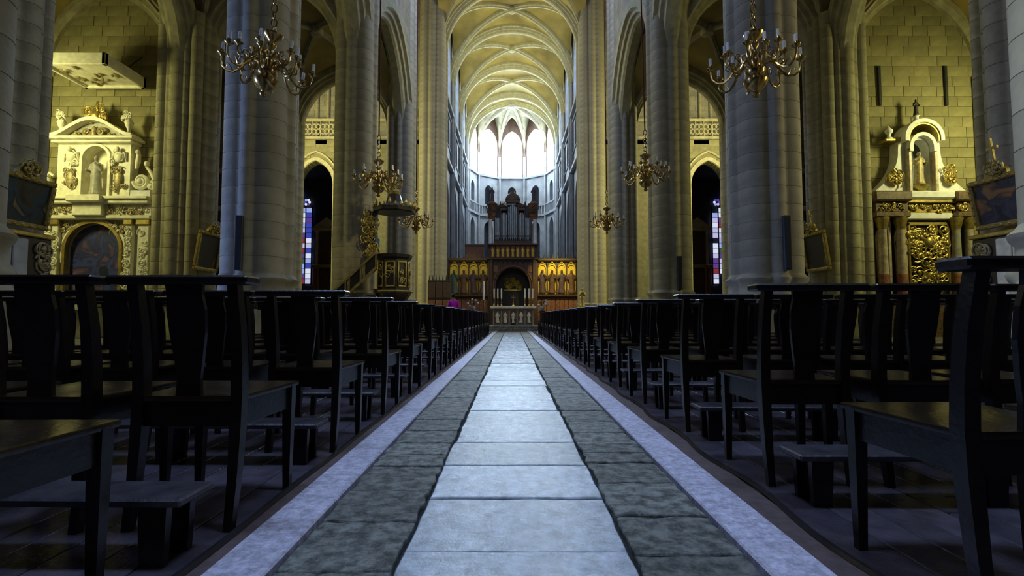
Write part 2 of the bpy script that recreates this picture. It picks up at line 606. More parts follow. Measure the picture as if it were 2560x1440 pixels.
def spandrel(mb, pts, base, h, ztop, half, v0, v1, zspring):
    """wall above an arch between s=-half and half up to ztop"""
    h = Vector((h[0], h[1], 0)).normalized()
    d = Vector((-h.y, h.x, 0))
    base = Vector(base)

    def P(s, z, v):
        p = base + h * s + d * v
        return (p.x, p.y, base.z + z)
    line = [(-half, 0)] + list(pts) + [(half, 0)]
    zt = ztop - base.z
    for v in (v0, v1):
        vs, fs = [], []
        for s, z in line:
            vs += [P(s, z, v), P(s, zt, v)]
        for i in range(len(line) - 1):
            fs.append((2 * i, 2 * i + 2, 2 * i + 3, 2 * i + 1))
        mb.add(vs, fs)
    vs, fs = [], []
    for s, z in line:
        vs += [P(s, z, v0), P(s, z, v1)]
    for i in range(len(line) - 1):
        fs.append((2 * i, 2 * i + 1, 2 * i + 3, 2 * i + 2))
    mb.add(vs, fs)


def wall_open(mb, base, h, s0, s1, z0, z1, opening=None, depth=0.5):
    """flat wall (s,z) with one arched opening (c, half, zb, zspring, rise); reveals go back along d"""
    h = Vector((h[0], h[1], 0)).normalized()
    d = Vector((-h.y, h.x, 0))
    base = Vector(base)

    def P(s, z, v=0):
        p = base + h * s + d * v
        return (p.x, p.y, base.z + z)
    if opening is None:
        return mb.add([P(s0, z0), P(s1, z0), P(s1, z1), P(s0, z1)], [(0, 1, 2, 3)])
    c, a, zb, zs, rise = opening
    arch = [(c + s, zs + z) for s, z in pointed(a, rise, 8)]
    mb.add([P(s0, z0), P(c - a, z0), P(c - a, z1), P(s0, z1)], [(0, 1, 2, 3)])
    mb.add([P(c + a, z0), P(s1, z0), P(s1, z1), P(c + a, z1)], [(0, 1, 2, 3)])
    if zb > z0:
        mb.add([P(c - a, z0), P(c + a, z0), P(c + a, zb), P(c - a, zb)], [(0, 1, 2, 3)])
    for (sa, za), (sb, zc) in zip(arch[:-1], arch[1:]):
        mb.add([P(sa, za), P(sb, zc), P(sb, z1), P(sa, z1)], [(0, 1, 2, 3)])
    loop = [(c - a, zb)] + arch + [(c + a, zb)]
    for (sa, za), (sb, zc) in zip(loop, loop[1:] + loop[:1]):
        mb.add([P(sa, za), P(sb, zc), P(sb, zc, depth), P(sa, za, depth)], [(0, 1, 2, 3)])
    return mb


def groin_vault(parent, x0, x1, y0, y1, zs, rise, web='web', rib='rib', ribs=True, pw=0.13, pd=0.30, n=10, shape=0.0, lift=0.0):
    """quadripartite rib vault over one bay: four webs and two diagonal ribs, each a mesh of its own"""
    cx, cy, a, b = (x0 + x1) / 2, (y0 + y1) / 2, (x1 - x0) / 2, (y1 - y0) / 2

    def f(t):
        t = min(1, abs(t))
        return zs + rise * ((1 - shape) * math.sqrt(max(0, 1 - t * t)) + shape * (1 - t))
    for k in range(4):
        rings = []
        for i in range(n + 1):
            q = math.sin(PI / 2 * i / n)
            ring = []
            for j in range(2 * n + 1):
                ww = math.sin(PI / 2 * (j / n - 1))
                u, v = (q, ww * q) if k % 2 == 0 else (ww * q, q)
                if k >= 2:
                    u, v = -u, -v
                t = v if k % 2 == 0 else u
                ring.append((cx + a * u, cy + b * v, f(t) + 0.12 + lift))
            rings.append(ring)
        MB().loft(rings, False, True, False).build('vault_web', web, parent)
    if ribs:
        L = math.hypot(a, b)
        for sg in (1, -1):
            pts = []
            for i in range(33):
                t = -1 + 2 * i / 32
                t = math.copysign(math.sin(PI / 2 * abs(t)), t)
                pts.append((t * L, f(t) - zs))
            mb = MB()
            arch_sweep(mb, pts, rib_profile(pw, pd), (cx, cy, zs - pd + 0.12 + lift), (a / L, sg * b / L))
            mb.build('diagonal_rib', rib, parent)
        MB().lathe([(0.05, -0.16), (0.26, -0.12), (0.32, 0.0), (0.30, 0.2)], 12, (cx, cy, zs + rise - pd + 0.12 + lift)).build('vault_boss', rib, parent)


BLK = {}


def block_mesh(l, h, d, mat):
    k = (round(l, 2), round(h, 2), round(d, 2), mat)
    if k not in BLK:
        l, h = k[0], k[1]
        b = 0.007
        vs = [(-l / 2, 0, -h / 2), (l / 2, 0, -h / 2), (l / 2, 0, h / 2), (-l / 2, 0, h / 2),
              (-l / 2, -d + b, -h / 2), (l / 2, -d + b, -h / 2), (l / 2, -d + b, h / 2), (-l / 2, -d + b, h / 2),
              (-l / 2 + b, -d, -h / 2 + b), (l / 2 - b, -d, -h / 2 + b), (l / 2 - b, -d, h / 2 - b), (-l / 2 + b, -d, h / 2 - b)]
        fs = []
        for i in range(4):
            j = (i + 1) % 4
            fs += [(i, j, 4 + j, 4 + i), (4 + i, 4 + j, 8 + j, 8 + i)]
        fs.append((8, 9, 10, 11))
        BLK[k] = MB().add(vs, fs).mesh('stone_block', mat)
    return BLK[k]


def ashlar(parent, x0, x1, z0, z1, y, hgt, lens, skip=None, mat='block', rnd=random):
    """blocks of one wall face that looks towards -Y"""
    g = 0.011
    z = z0
    row = 0
    while z < z1 - 0.05:
        h = min(hgt, z1 - z)
        x = x0
        first = True
        while x < x1 - 0.05:
            l = rnd.choice(lens)
            if first and row % 2:
                l = round(l / 2, 2)
            first = False
            if x + l > x1 - 0.2:
                l = x1 - x
            cx, cz = x + l / 2, z + h / 2
            if not (skip and skip(cx, cz, l, h)):
                o = put('stone_block', block_mesh(l - g, h - g, 0.03 + rnd.choice((0, 0, 0.004, 0.008)), mat), parent, (cx, y, cz))
            x += l
        z += h
        row += 1


def union_profile(circles, n=96, rot=0.0):
    """star shaped outline around the union of circles (cx,cy,r)"""
    out = []
    for i in range(n):
        a = 2 * PI * i / n + rot
        dx, dy = math.cos(a), math.sin(a)
        best = 0
        for cx, cy, r in circles:
            p = cx * dx + cy * dy
            q = cx * dy - cy * dx
            if abs(q) <= r:
                best = max(best, p + math.sqrt(r * r - q * q))
        out.append((best * dx, best * dy))
    return out


def drum_mesh(prof, h, name, mat, gap=0.011, b=0.005):
    def ring(sc, z):
        return [(x * sc, y * sc, z) for x, y in prof]
    R = max(math.hypot(*p) for p in prof)
    s1 = 1 - b / R
    s2 = 1 - 2.2 * b / R
    g = gap * 0.5
    return MB().loft([ring(s2, 0), ring(s2, g), ring(1, g), ring(1, h - g), ring(s2, h - g), ring(s2, h)], True, True).mesh(name, mat)


def statue_mesh(H, mat, seed=0, arms=(0.35, 0.2), hood=False, name='figure'):
    """standing robed figure, one continuous lump of drapery, shoulders, neck, head and arms"""
    rnd = random.Random(seed)
    mb = MB()
    lv = [(0.0, .150, .125), (.03, .158, .13), (.2, .128, .105), (.38, .120, .095), (.50, .125, .098), (.60, .112, .085), (.70, .125, .085), (.775, .135, .08), (.815, .100, .07), (.84, .045, .045), (.87, .040, .042)]
    rings = []
    n = 22
    ph = rnd.random() * 6
    for z, rx, ry in lv:
        fold = 0.10 * max(0, 1 - z / 0.7)
        rings.append([(H * (rx * (1 + fold * math.sin(7 * 2 * PI * j / n + ph + z * 3))) * math.cos(2 * PI * j / n) + H * 0.012 * math.sin(z * 5 + ph),
                       H * (ry * (1 + fold * math.cos(5 * 2 * PI * j / n + ph))) * math.sin(2 * PI * j / n), H * z) for j in range(n)])
    mb.loft(rings)
    mb.ball((0, -0.008 * H, 0.925 * H), 0.056 * H, 0.064 * H, 0.078 * H, 12, 8)
    mb.ball((0, -0.068 * H, 0.915 * H), 0.012 * H, 0.014 * H, 0.016 * H, 6, 4)
    if hood:
        mb.lathe([(.07 * H, 0), (.066 * H, .05 * H), (.03 * H, .12 * H), (.005 * H, .15 * H)], 10, (0, 0, .95 * H))
    for sg, up in zip((-1, 1), arms):
        sh = (sg * .115 * H, 0, .775 * H)
        el = (sg * .165 * H, -.03 * H, .60 * H)
        ha = (sg * (.165 - up * 0.22) * H, -.135 * H, (.56 + up * .45) * H)
        mb.tube([sh, el], [.046 * H, .038 * H], 8)
        mb.tube([el, ha], [.04 * H, .026 * H], 8)
        mb.ball(ha, .028 * H, .028 * H, .036 * H, 6, 4)
    return mb


def statue(name, label, H, mat, loc, seed=0, arms=(0.35, 0.2), rotz=0.0, hood=False, cat='statue', group=None, plinth=True):
    t = thing(name, label, cat, loc, rotz, group)
    b = 0.05 * H if plinth else 0.0
    if plinth:
        MB().lathe([(.17 * H, 0), (.17 * H, b * .6), (.15 * H, b)], 14).build('plinth', mat, t)
    o = statue_mesh(H - b, mat, seed, arms, hood).build('figure', mat, t, (0, 0, b * 0.9))
    r = o.modifiers.new('remesh', 'REMESH')
    r.mode = 'VOXEL'
    r.voxel_size = H / 62
    r.use_smooth_shade = True
    return t


def scroll(mb, c, r, turns=1.6, th=0.03, sgn=1, y=0.0, ph=0.0):
    pts, rad = [], []
    n = int(14 * turns)
    for i in range(n + 1):
        t = i / n
        a = ph + sgn * 2 * PI * turns * t
        rr = r * (1 - 0.86 * t)
        pts.append((c[0] + rr * math.cos(a), y - 0.02 * t, c[1] + rr * math.sin(a)))
        rad.append(th * (1 - 0.45 * t))
    mb.tube(pts, rad, 6)
    mb.ball(pts[-1], th * 1.5, th * 1.3, th * 1.5, 8, 5)


def scrollwork(mb, x0, x1, z0, z1, n, seed, th=0.025, y=0.0):
    """carved foliage: spirals, leaves and knobs filling a panel"""
    rnd = random.Random(seed)
    for i in range(n):
        x = x0 + (x1 - x0) * rnd.random()
        z = z0 + (z1 - z0) * rnd.random()
        scroll(mb, (x, z), rnd.uniform(1.6, 4.2) * th * 1.6, rnd.uniform(0.9, 1.7), th * rnd.uniform(0.6, 1.1), rnd.choice((-1, 1)), y - rnd.random() * th, rnd.random() * 6)
        if i % 2 == 0:
            mb.ball((x + rnd.uniform(-.1, .1), y - th, z + rnd.uniform(-.1, .1)), th * 1.6, th * 1.2, th * rnd.uniform(1.5, 3), 7, 4)
    return mb

# ================================================================== STRUCTURE
XP = 5.62                                 # nave pillar axis
PY = [4.62, 11.5, 18.4, 26.0, 36.5]       # pillar rows
XO = 11.55                                # piers between the chapels
OY = [4.5, 11.25, 18.25, 26.0]
XW = 17.1                                 # outer walls
ZV, RV = 19.85, 4.5                       # high vault: springing and rise
CY = [36.5, 42.0, 48.4, 54.9]             # choir bays
AY, AR = 57.2, 4.95                       # apse centre and radius

# ---- floor -------------------------------------------------------
floor = sempty('floor', 'worn stone and wood church floor', 'floor')
MB().box(-18, 18, -4, 66, -0.3, -0.022).build('paving_bed', 'joint', floor)
MB().box(-18, -5.05, -4, 66, -0.1, -0.004).build('aisle_paving', 'slab2', floor)
MB().box(5.15, 18, -4, 66, -0.1, -0.004).build('aisle_paving', 'slab2', floor)
MB().box(-5.05, 5.15, 23.2, 66, -0.1, -0.004).build('choir_paving', 'slab2', floor)


def slab(x0, x1, y0, y1, mat, rough, rnd):
    z = rnd.uniform(-0.004, 0.002)
    pts = []
    for (ax, ay), (bx, by) in (((x0, y0), (x1, y0)), ((x1, y0), (x1, y1)), ((x1, y1), (x0, y1)), ((x0, y1), (x0, y0))):
        k = 5
        for i in range(k):
            t = i / k
            j = rough if i else rough * 0.7
            pts.append((ax + (bx - ax) * t + rnd.uniform(-j, j), ay + (by - ay) * t + rnd.uniform(-j, j)))
    cx, cy = (x0 + x1) / 2, (y0 + y1) / 2
    tilt = rnd.uniform(-0.006, 0.006)

    def ring(ins, zz):
        out = []
        for x, y in pts:
            dx, dy = x - cx, y - cy
            sx = max(0, abs(dx) - ins) / max(abs(dx), 1e-4)
            sy = max(0, abs(dy) - ins) / max(abs(dy), 1e-4)
            out.append((dx * sx, dy * sy, zz + tilt * dy))
        return out
    mb = MB().loft([ring(0, -0.035), ring(0.001, -0.006), ring(0.004, -0.0012), ring(0.007, 0)], True, False)
    mb.build('paving_slab', mat, floor, (cx, cy, z))


rs = random.Random(11)
# central run of long polished slabs; joints taken near the camera, regular beyond
cj = [0.62, 1.13, 1.63, 2.095, 2.54, 3.0, 3.48, 4.0, 4.5]
while cj[-1] < 23.2:
    cj.append(cj[-1] + rs.choice((0.5, 0.55, 0.62, 0.45)))
for a, b in zip(cj[:-1], cj[1:]):
    slab(-0.325 + rs.uniform(-.008, .008), 0.355 + rs.uniform(-.008, .008), a + .004, b - .004, 'slab', 0.004, rs)
lj = [0.7, 1.1, 1.5, 1.86, 2.19, 2.54, 2.74, 2.98, 3.3, 3.65]
rj = [0.8, 1.36, 1.607, 1.91, 2.285, 2.6, 2.78, 2.96, 3.25, 3.6]
for L_ in (lj, rj):
    while L_[-1] < 23.2:
        L_.append(L_[-1] + rs.choice((0.33, 0.4, 0.46, 0.52)))
for a, b in zip(lj[:-1], lj[1:]):
    slab(-0.668, -0.340, a + .005, b - .005, 'slab2', 0.009, rs)
for a, b in zip(rj[:-1], rj[1:]):
    slab(0.370, 0.700, a + .005, b - .005, 'slab2', 0.009, rs)
# pale kerb boards, brown strips and dark nosings along both sides
for x0, x1 in ((-0.85, -0.676), (0.708, 0.888)):
    y = 0.4
    while y < 23.2:
        l = rs.choice((2.6, 3.1, 3.6))
        MB().cbox(x0, x1, -l / 2 + .004, l / 2 - .004, -0.03, 0.014, 0.006).build('kerb_board', 'kerb', floor, (0, y + l / 2, 0))
        y += l
for sgn, a, b in ((-1, 0.853, 0.905), (1, 0.891, 1.0)):
    MB().box(min(sgn * a, sgn * b), max(sgn * a, sgn * b), 0.4, 23.2, -0.03, 0.002).build('edge_strip', 'strip', floor)
for sgn, xx, amp in ((-1, 0.915, 0.004), (1, 1.005, 0.020)):
    pts = []
    for i in range(240):
        y = 0.4 + i * 0.095
        pts.append((sgn * (xx + amp * math.sin(y * 2 * PI / 1.02 + 0.6)), y, 0.004))
    MB().tube(pts, 0.013, 6).build('floor_nosing', 'trimwood', floor)
# wooden platform under the chairs, board by board
for sgn in (-1, 1):
    x = 0.92 if sgn < 0 else 1.01
    k = 0
    while x < 5.0:
        wdt = rs.choice((0.13, 0.15, 0.17))
        y = -0.4 - rs.random() * 2
        while y < 23.0:
            l = rs.choice((3.4, 4.2, 5.2))
            if y + l > 0.3:
                key = ('plank', wdt, l)
                if key not in BLK:
                    BLK[key] = MB().cbox(-wdt / 2 + .002, wdt / 2 - .002, -l / 2 + .002, l / 2 - .002, -0.02, 0.0, 0.003).mesh('floor_plank', 'floorwood')
                put('floor_plank', BLK[key], floor, (sgn * (x + wdt / 2), y + l / 2, rs.uniform(-.002, .0)))
            y += l
        x += wdt

# ---- nave pillars, drum by drum -----------------------------------
circ = [(0, 0, 0.645)]
for k in range(4):
    a = PI / 4 + k * PI / 2
    circ.append((0.42 * math.cos(a), 0.42 * math.sin(a), 0.36))
    a = k * PI / 2
    circ.append((0.58 * math.cos(a), 0.58 * math.sin(a), 0.17))
PROF = union_profile(circ, 112)
DH = 0.37
DRUM = drum_mesh(PROF, DH, 'pillar_drum', 'pillar')
BIG = drum_mesh([(x * 1.36, y * 1.36) for x, y in PROF], DH, 'pillar_drum', 'pillar')


def base_mesh(sc):
    def ring(k, z):
        return [(x * k * sc, y * k * sc, z) for x, y in PROF]
    o8 = [(1.08 * sc * math.cos(PI / 8 + i * PI / 4), 1.08 * sc * math.sin(PI / 8 + i * PI / 4)) for i in range(8)]
    # octagonal pedestal resampled to the outline's point count
    n = len(PROF)
    oc = []
    for i in range(n):
        a = 2 * PI * i / n
        best = 9
        for j in range(8):
            nx, ny = math.cos(j * PI / 4), math.sin(j * PI / 4)
            dd = nx * math.cos(a) + ny * math.sin(a)
            if dd > 0.1:
                best = min(best, 0.86 * sc / dd)
        oc.append((best * math.cos(a), best * math.sin(a)))

    def oring(k, z):
        return [(x * k, y * k, z) for x, y in oc]
    m1 = MB().loft([oring(1.06, 0), oring(1.06, .25), oring(1.0, .30), oring(1.0, .95), oring(.96, 1.02)], True, False)
    m2 = MB().loft([oring(.96, 1.0), ring(1.12, 1.06), ring(1.15, 1.12), ring(1.11, 1.18), ring(1.05, 1.24), ring(1.04, 1.40), ring(1.10, 1.46), ring(1.12, 1.52), ring(1.03, 1.58), ring(1.0, 1.62)], True, True)
    return m1.mesh('pedestal', 'pillar'), m2.mesh('base_moulding', 'pillar')


BASE1, BASE2 = base_mesh(1.0)
BB1, BB2 = base_mesh(1.36)
for s in (-1, 1):
    for i, y in enumerate(PY):
        nm = ['beside the camera, cut by the frame edge', 'behind the big chandelier', 'next one beyond the big chandelier',
              'third along the nave, half hidden by its neighbour', 'tall yellow-lit pillar at the choir entrance'][i]
        t = thing('stone_pillar', ('undulating stone pillar %s of the aisle, %s' % (SIDE[s], nm)), 'pillar', (s * XP, y, 0))
        big = i == 4
        put('pedestal', BB1 if big else BASE1, t)
        put('base_moulding', BB2 if big else BASE2, t)
        top = [12.5, 12.5, 20.0, 20.0, 24.4][i]
        z = 1.61
        while z < top:
            put('pillar_drum', BIG if big else DRUM, t, (0, 0, z))
            z += DH

# ---- piers between the chapels ------------------------------------
circ = [(0, 0, 0.78)]
for a, d, r in ((45, .80, .21), (135, .80, .21), (225, .80, .21), (315, .80, .21), (0, .72, .26), (180, .72, .26), (22, .78, .10), (68, .76, .10), (112, .76, .10), (158, .78, .10), (202, .78, .10), (248, .76, .10), (292, .76, .10), (338, .78, .10), (90, .62, .28), (270, .62, .28)):
    circ.append((d * math.cos(math.radians(a)), d * math.sin(math.radians(a)), r))
PPROF = union_profile(circ, 120)
PIERH = 0.46
PIERM = drum_mesh(PPROF, PIERH, 'pier_course', 'stone', 0.018, 0.007)
for s in (-1, 1):
    for i, y in enumerate(OY):
        nm = ['nearest the camera, almost out of frame', 'carrying the large leaning painting', 'carrying the small framed painting', 'at the corner of the transept'][i]
        t = thing('chapel_pier', 'shafted stone pier of the %s side chapels, %s' % (SIDE[s], nm), 'pier', (s * XO, y, 0))
        MB().lathe([(1.0, 0), (1.0, .5), (.97, .6), (.96, 1.0), (1.0, 1.08), (.94, 1.2)], 16).build('base_moulding', 'stone', t)
        z = 1.18
        while z < 11.0:
            put('pier_course', PIERM, t, (0, 0, z))
            z += PIERH

# ---- walls ---------------------------------------------------------
for s in (-1, 1):
    sd = SIDE[s]
    # nave wall over the arcade
    nave = sempty('wall_nave_' + sd, 'high nave wall over the %s arcade of pointed arches' % sd, 'wall')
    for i in range(3):
        y0, y1 = PY[i], PY[i + 1]
        cy, half = (y0 + y1) / 2, (y1 - y0) / 2
        a = half - 0.62
        pts = pointed(a, a * 1.12, 12)
        mb = MB()
        arch_sweep(mb, pts, order_profile(0.62, 0.75), (s * XP, cy, 9.9), (0, 1))
        mb.build('arcade_arch', 'rib', nave)
        mb = MB()
        spandrel(mb, [(p[0] * (a + .4) / a, p[1] * (a + .4) / a) for p in pts], (s * XP, cy, 9.9), (0, 1), 24.5, half, -0.5, 0.5, 0)
        mb.build('wall_face', 'wall', nave)
    # aisle: transverse arches and vaults
    aisle = sempty('ceiling_aisle_' + sd, 'dark rib vaults over the %s aisle' % sd, 'ceiling')
    for i in range(1, 4):
        y = PY[i]
        pts = pointed(2.15, 2.75, 12)
        mb = MB()
        arch_sweep(mb, pts, order_profile(0.5, 0.62), (s * 8.5, y, 10.0), (1, 0))
        mb.build('transverse_arch', 'stone', aisle)
        mb = MB()
        spandrel(mb, [(p[0] * 1.15, p[1] * 1.15) for p in pts], (s * 8.5, y, 10.0), (1, 0), 22.0 if i == 3 else 13.9, 2.75, -0.35, 0.35, 0)
        mb.build('arch_wall', 'wall', aisle)
    for i in range(3):
        groin_vault(aisle, min(s * 5.9, s * 11.3), max(s * 5.9, s * 11.3), PY[i], PY[i + 1], 10.0, 3.3, 'web', 'stone', True, .11, .25, 8, 0.25)
    # chapels: openings, dividing walls, vaults, outer wall
    chap = sempty('wall_chapels_' + sd, 'arched chapel front and outer wall of the %s side' % sd, 'wall')
    for i in range(3):
        y0, y1 = OY[i], OY[i + 1]
        cy, half = (y0 + y1) / 2, (y1 - y0) / 2
        a = half - 0.85
        pts = pointed(a, a * 1.15, 12)
        mb = MB()
        arch_sweep(mb, pts, order_profile(0.55, 0.6), (s * XO, cy, 9.6), (0, 1))
        mb.build('chapel_arch', 'stone', chap)
        mb = MB()
        spandrel(mb, [(p[0] * (a + .3) / a, p[1] * (a + .3) / a) for p in pts], (s * XO, cy, 9.6), (0, 1), 14.5, half, -0.4, 0.4, 0)
        mb.build('arch_wall', 'wall', chap)
        groin_vault(chap, min(s * 11.9, s * XW), max(s * 11.9, s * XW), y0 + .2, y1 + .35, 9.6, 3.6, 'web', 'stone', True, .11, .25, 8, 0.25)
    MB().box(min(s * XW, s * (XW + .5)), max(s * XW, s * (XW + .5)), -4, 37.5, -0.1, 24.5).build('outer_wall', 'wall', chap)
    for i in (0, 1, 3):
        MB().box(min(s * 12.3, s * XW), max(s * 12.3, s * XW), OY[i] + .3, OY[i] + .9, 0, 22 if i == 3 else 14).build('dividing_wall', 'wall', chap)

# east walls of the two altar chapels, stone by stone
for s in (-1, 1):
    t = sempty('wall_altar_' + SIDE[s], 'yellow-lit ashlar wall behind the %s side altar' % SIDE[s], 'wall')
    yw = 18.65
    MB().box(min(s * 12.2, s * XW), max(s * 12.2, s * XW), yw, yw + .6, 0, 14).build('wall_core', 'mortar', t)
    arch = pointed(2.35, 3.3, 10)

    def skip(cx, cz, l, h):
        u = abs(abs(cx) - 14.65)
        if cz > 9.6:
            return cz > 9.5 + 3.5 * math.sqrt(max(0, 1 - (u / 2.5) ** 2)) + 0.1
        return False
    rr = random.Random(3 + s)
    ashlar(t, min(s * 12.25, s * XW), max(s * 12.25, s * XW), 0.0, 13.0, yw, 0.38, (0.55, 0.66, 0.78, 0.9), skip, 'block', rr)
    mb = MB()
    arch_sweep(mb, arch, rib_profile(.18, .34), (s * 14.65, yw - .1, 9.3), (1, 0))
    mb.build('wall_rib', 'stone', t)
    for k in (-1, 1):
        MB().lathe([(.17, 0), (.17, 9.4)], 12, (s * 14.65 + k * 2.33, yw - .12, 0)).build('wall_shaft', 'stone', t)

# ---- transept east walls with pointed doorway, balustrade and lit upper wall
for s in (-1, 1):
    t = sempty('wall_transept_' + SIDE[s], 'yellow-lit transept wall with pointed arch and tracery balustrade, %s' % SIDE[s], 'wall')
    yw = 37.2
    op = (0, 1.25, 0.0, 10.2, 1.75)
    mb = MB()
    wall_open(mb, (s * 14.22, yw, 0), (1, 0), -2.9 if s > 0 else -2.9, 2.9, 0, 13.5, op, 0.8)
    x0, x1 = 6.3, 14.22 - 2.9
    mb.add([(s * x0, yw, 0), (s * x1, yw, 0), (s * x1, yw, 13.5), (s * x0, yw, 13.5)], [(0, 1, 2, 3)])
    mb.build('wall_face', 'mortar', t)

    def skip(cx, cz, l, h, s=s):
        u = abs(cx - s * 14.22)
        if cz < 10.2:
            return u < 1.5 + l / 2
        return u - l / 2 < 1.62 * max(0, 1 - (cz - 10.2 - h / 2) / 2.35)
    rr = random.Random(5 + s)
    ashlar(t, s * 14.22 - 2.6, s * 14.22 + 2.6, 8.55, 13.5, yw, 0.45, (0.8, 0.95, 1.1), skip, 'block', rr)
    pts = pointed(1.25, 1.75, 10)
    pts = [(-1.25, -10.2)] + pts + [(1.25, -10.2)]
    mb = MB()
    arch_sweep(mb, pts, [(0.36, -.12), (0.34, .02), (.30, .10), (0.05, .12), (0, .05), (0, -.5), (.36, -.5)], (s * 14.22, yw, 10.2), (-1, 0))
    mb.build('door_arch', 'rib', t)
    mb = MB()
    arch_sweep(mb, [(p[0] * 1.36, p[1] * 1.36) for p in pointed(1.25, 1.75, 10)], [(0.10, -.02), (0.10, .16), (0, .10), (0, -.02)], (s * 14.22, yw, 10.2), (-1, 0))
    mb.build('hood_mould', 'rib', t)
    # balustrade
    MB().cbox(min(s * 6.3, s * XW), max(s * 6.3, s * XW), yw - .34, yw + .5, 13.48, 13.70, .05).build('string_course', 'stone', t)
    MB().cbox(min(s * 6.3, s * XW), max(s * 6.3, s * XW), yw - .22, yw + .06, 14.86, 15.04, .03).build('handrail', 'rib', t)
    for k in range(9):
        cx = s * 14.22 + (k - 4) * 0.62
        mb = MB()
        for q in range(4):
            a = PI / 4 + q * PI / 2
            ring = [(cx + .17 * math.cos(a) + .17 * math.cos(2 * PI * j / 10), yw - .08, 14.28 + .24 * math.sin(a) + .20 * math.sin(2 * PI * j / 10)) for j in range(11)]
            mb.tube(ring, 0.045, 5)
        mb.box(cx - .31, cx - .26, yw - .14, yw - .02, 13.7, 14.88)
        mb.build('tracery_panel', 'rib', t)
    # upper wall, set back, with shafts and lit window
    MB().box(min(s * 6.3, s * XW), max(s * 6.3, s * XW), yw + .75, yw + 1.3, 13.5, 24.5).build('upper_wall', 'wall', t)
    MB().box(min(s * 6.3, s * XW), max(s * 6.3, s * XW), yw, yw + .8, 13.2, 13.5).build('gallery_floor', 'stone', t)
    for dx in (-1.55, -.25, .55, 1.7):
        MB().lathe([(.16, 0), (.13, .15), (.13, 6.5)], 10, (s * 14.22 + dx, yw + .68, 13.5)).build('wall_shaft', 'rib', t)
    MB().cbox(s * 14.0 - .6, s * 14.0 + .3, yw + .60, yw + .78, 15.25, 15.42, .02).build('dark_ledge', 'iron', t)
    # ambulatory behind the doorway
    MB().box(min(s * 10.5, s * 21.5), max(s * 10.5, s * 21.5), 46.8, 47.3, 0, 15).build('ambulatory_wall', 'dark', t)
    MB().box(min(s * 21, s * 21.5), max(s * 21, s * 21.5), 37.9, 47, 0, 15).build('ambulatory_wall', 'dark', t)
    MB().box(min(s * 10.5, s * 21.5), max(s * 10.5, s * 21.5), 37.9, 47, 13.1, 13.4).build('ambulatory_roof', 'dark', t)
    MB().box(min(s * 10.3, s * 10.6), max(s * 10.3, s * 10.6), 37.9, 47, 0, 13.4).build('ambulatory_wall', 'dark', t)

# ---- high vaults ------------------------------------------------------
nv = sempty('ceiling_nave', 'high rib vault of the nave', 'ceiling')
ys = [-2.0, 4.75, 11.5, 18.4, 26.0, 36.5]
for a, b in zip(ys[:-1], ys[1:]):
    groin_vault(nv, -5.2, 5.2, a, b, ZV, RV, n=8)
MB().box(-18, 18, 25.6, 38.6, 24.6, 24.9).build('transept_roof', 'web', nv)
cv = sempty('ceiling_choir', 'yellow-lit rib vault of the choir with transverse arches', 'ceiling')
ap = sempty('ceiling_apse', 'radiating rib vault of the apse', 'ceiling')
for a, b in zip(CY[:-1], CY[1:]):
    groin_vault(cv, -4.85, 4.85, a, b, ZV, RV, n=12, pw=.16, pd=.36, lift=.28)
for y in CY + [AY]:
    mb = MB()
    pts = [(-4.62 * math.cos(PI * i / 40), (RV - .1) * math.sin(PI * i / 40)) for i in range(41)]
    wd = .42 if y < AY else .3
    arch_sweep(mb, pts, order_profile(wd, .75), (0, y, ZV - .1), (1, 0))
    mb.build('transverse_arch', 'rib', cv)
groin_vault(cv, -4.85, 4.85, CY[3], AY, ZV, RV, n=8, ribs=False, lift=.28)
# apse vault: cells over each window, ribs to the boss
BO = Vector((0, AY - 0.1, 0))


def apz(rho, t):
    d = ZV + RV * math.sqrt(max(0, 1 - rho * rho))
    return max(d, ZV + 5.1 * math.sqrt(max(0, 1 - t * t)) * (0.5 + 0.5 * rho))


for k in range(5):
    a0, a1 = math.radians(-90 + 36 * k), math.radians(-54 + 36 * k)
    rings = []
    for i in range(17):
        rho = math.sin(PI / 2 * i / 16)
        ring = []
        for j in range(17):
            t = -1 + 2 * j / 16
            p0 = Vector((math.sin(a0), math.cos(a0))) * AR
            p1 = Vector((math.sin(a1), math.cos(a1))) * AR
            p = p0.lerp(p1, j / 16) * rho
            ring.append((p.x, AY + p.y, apz(rho, t) + .1))
        rings.append(ring)
    MB().loft(rings, False, True, False).build('vault_web', 'apseweb', ap)
for k in range(6):
    a = math.radians(-90 + 36 * k)
    pts = []
    for i in range(18):
        t = math.sin(PI / 2 * i / 17)
        pts.append((t * AR, RV * math.sqrt(max(0, 1 - t * t)) - .2))
    mb = MB()
    arch_sweep(mb, pts, rib_profile(.15, .36), (0, AY, ZV), (math.sin(a), math.cos(a)))
    mb.build('apse_rib', 'apserib', ap)
MB().lathe([(.05, -.2), (.35, -.14), (.45, .05), (.4, .3)], 14, (0, AY, ZV + RV - .2)).build('vault_boss', 'grey', ap)

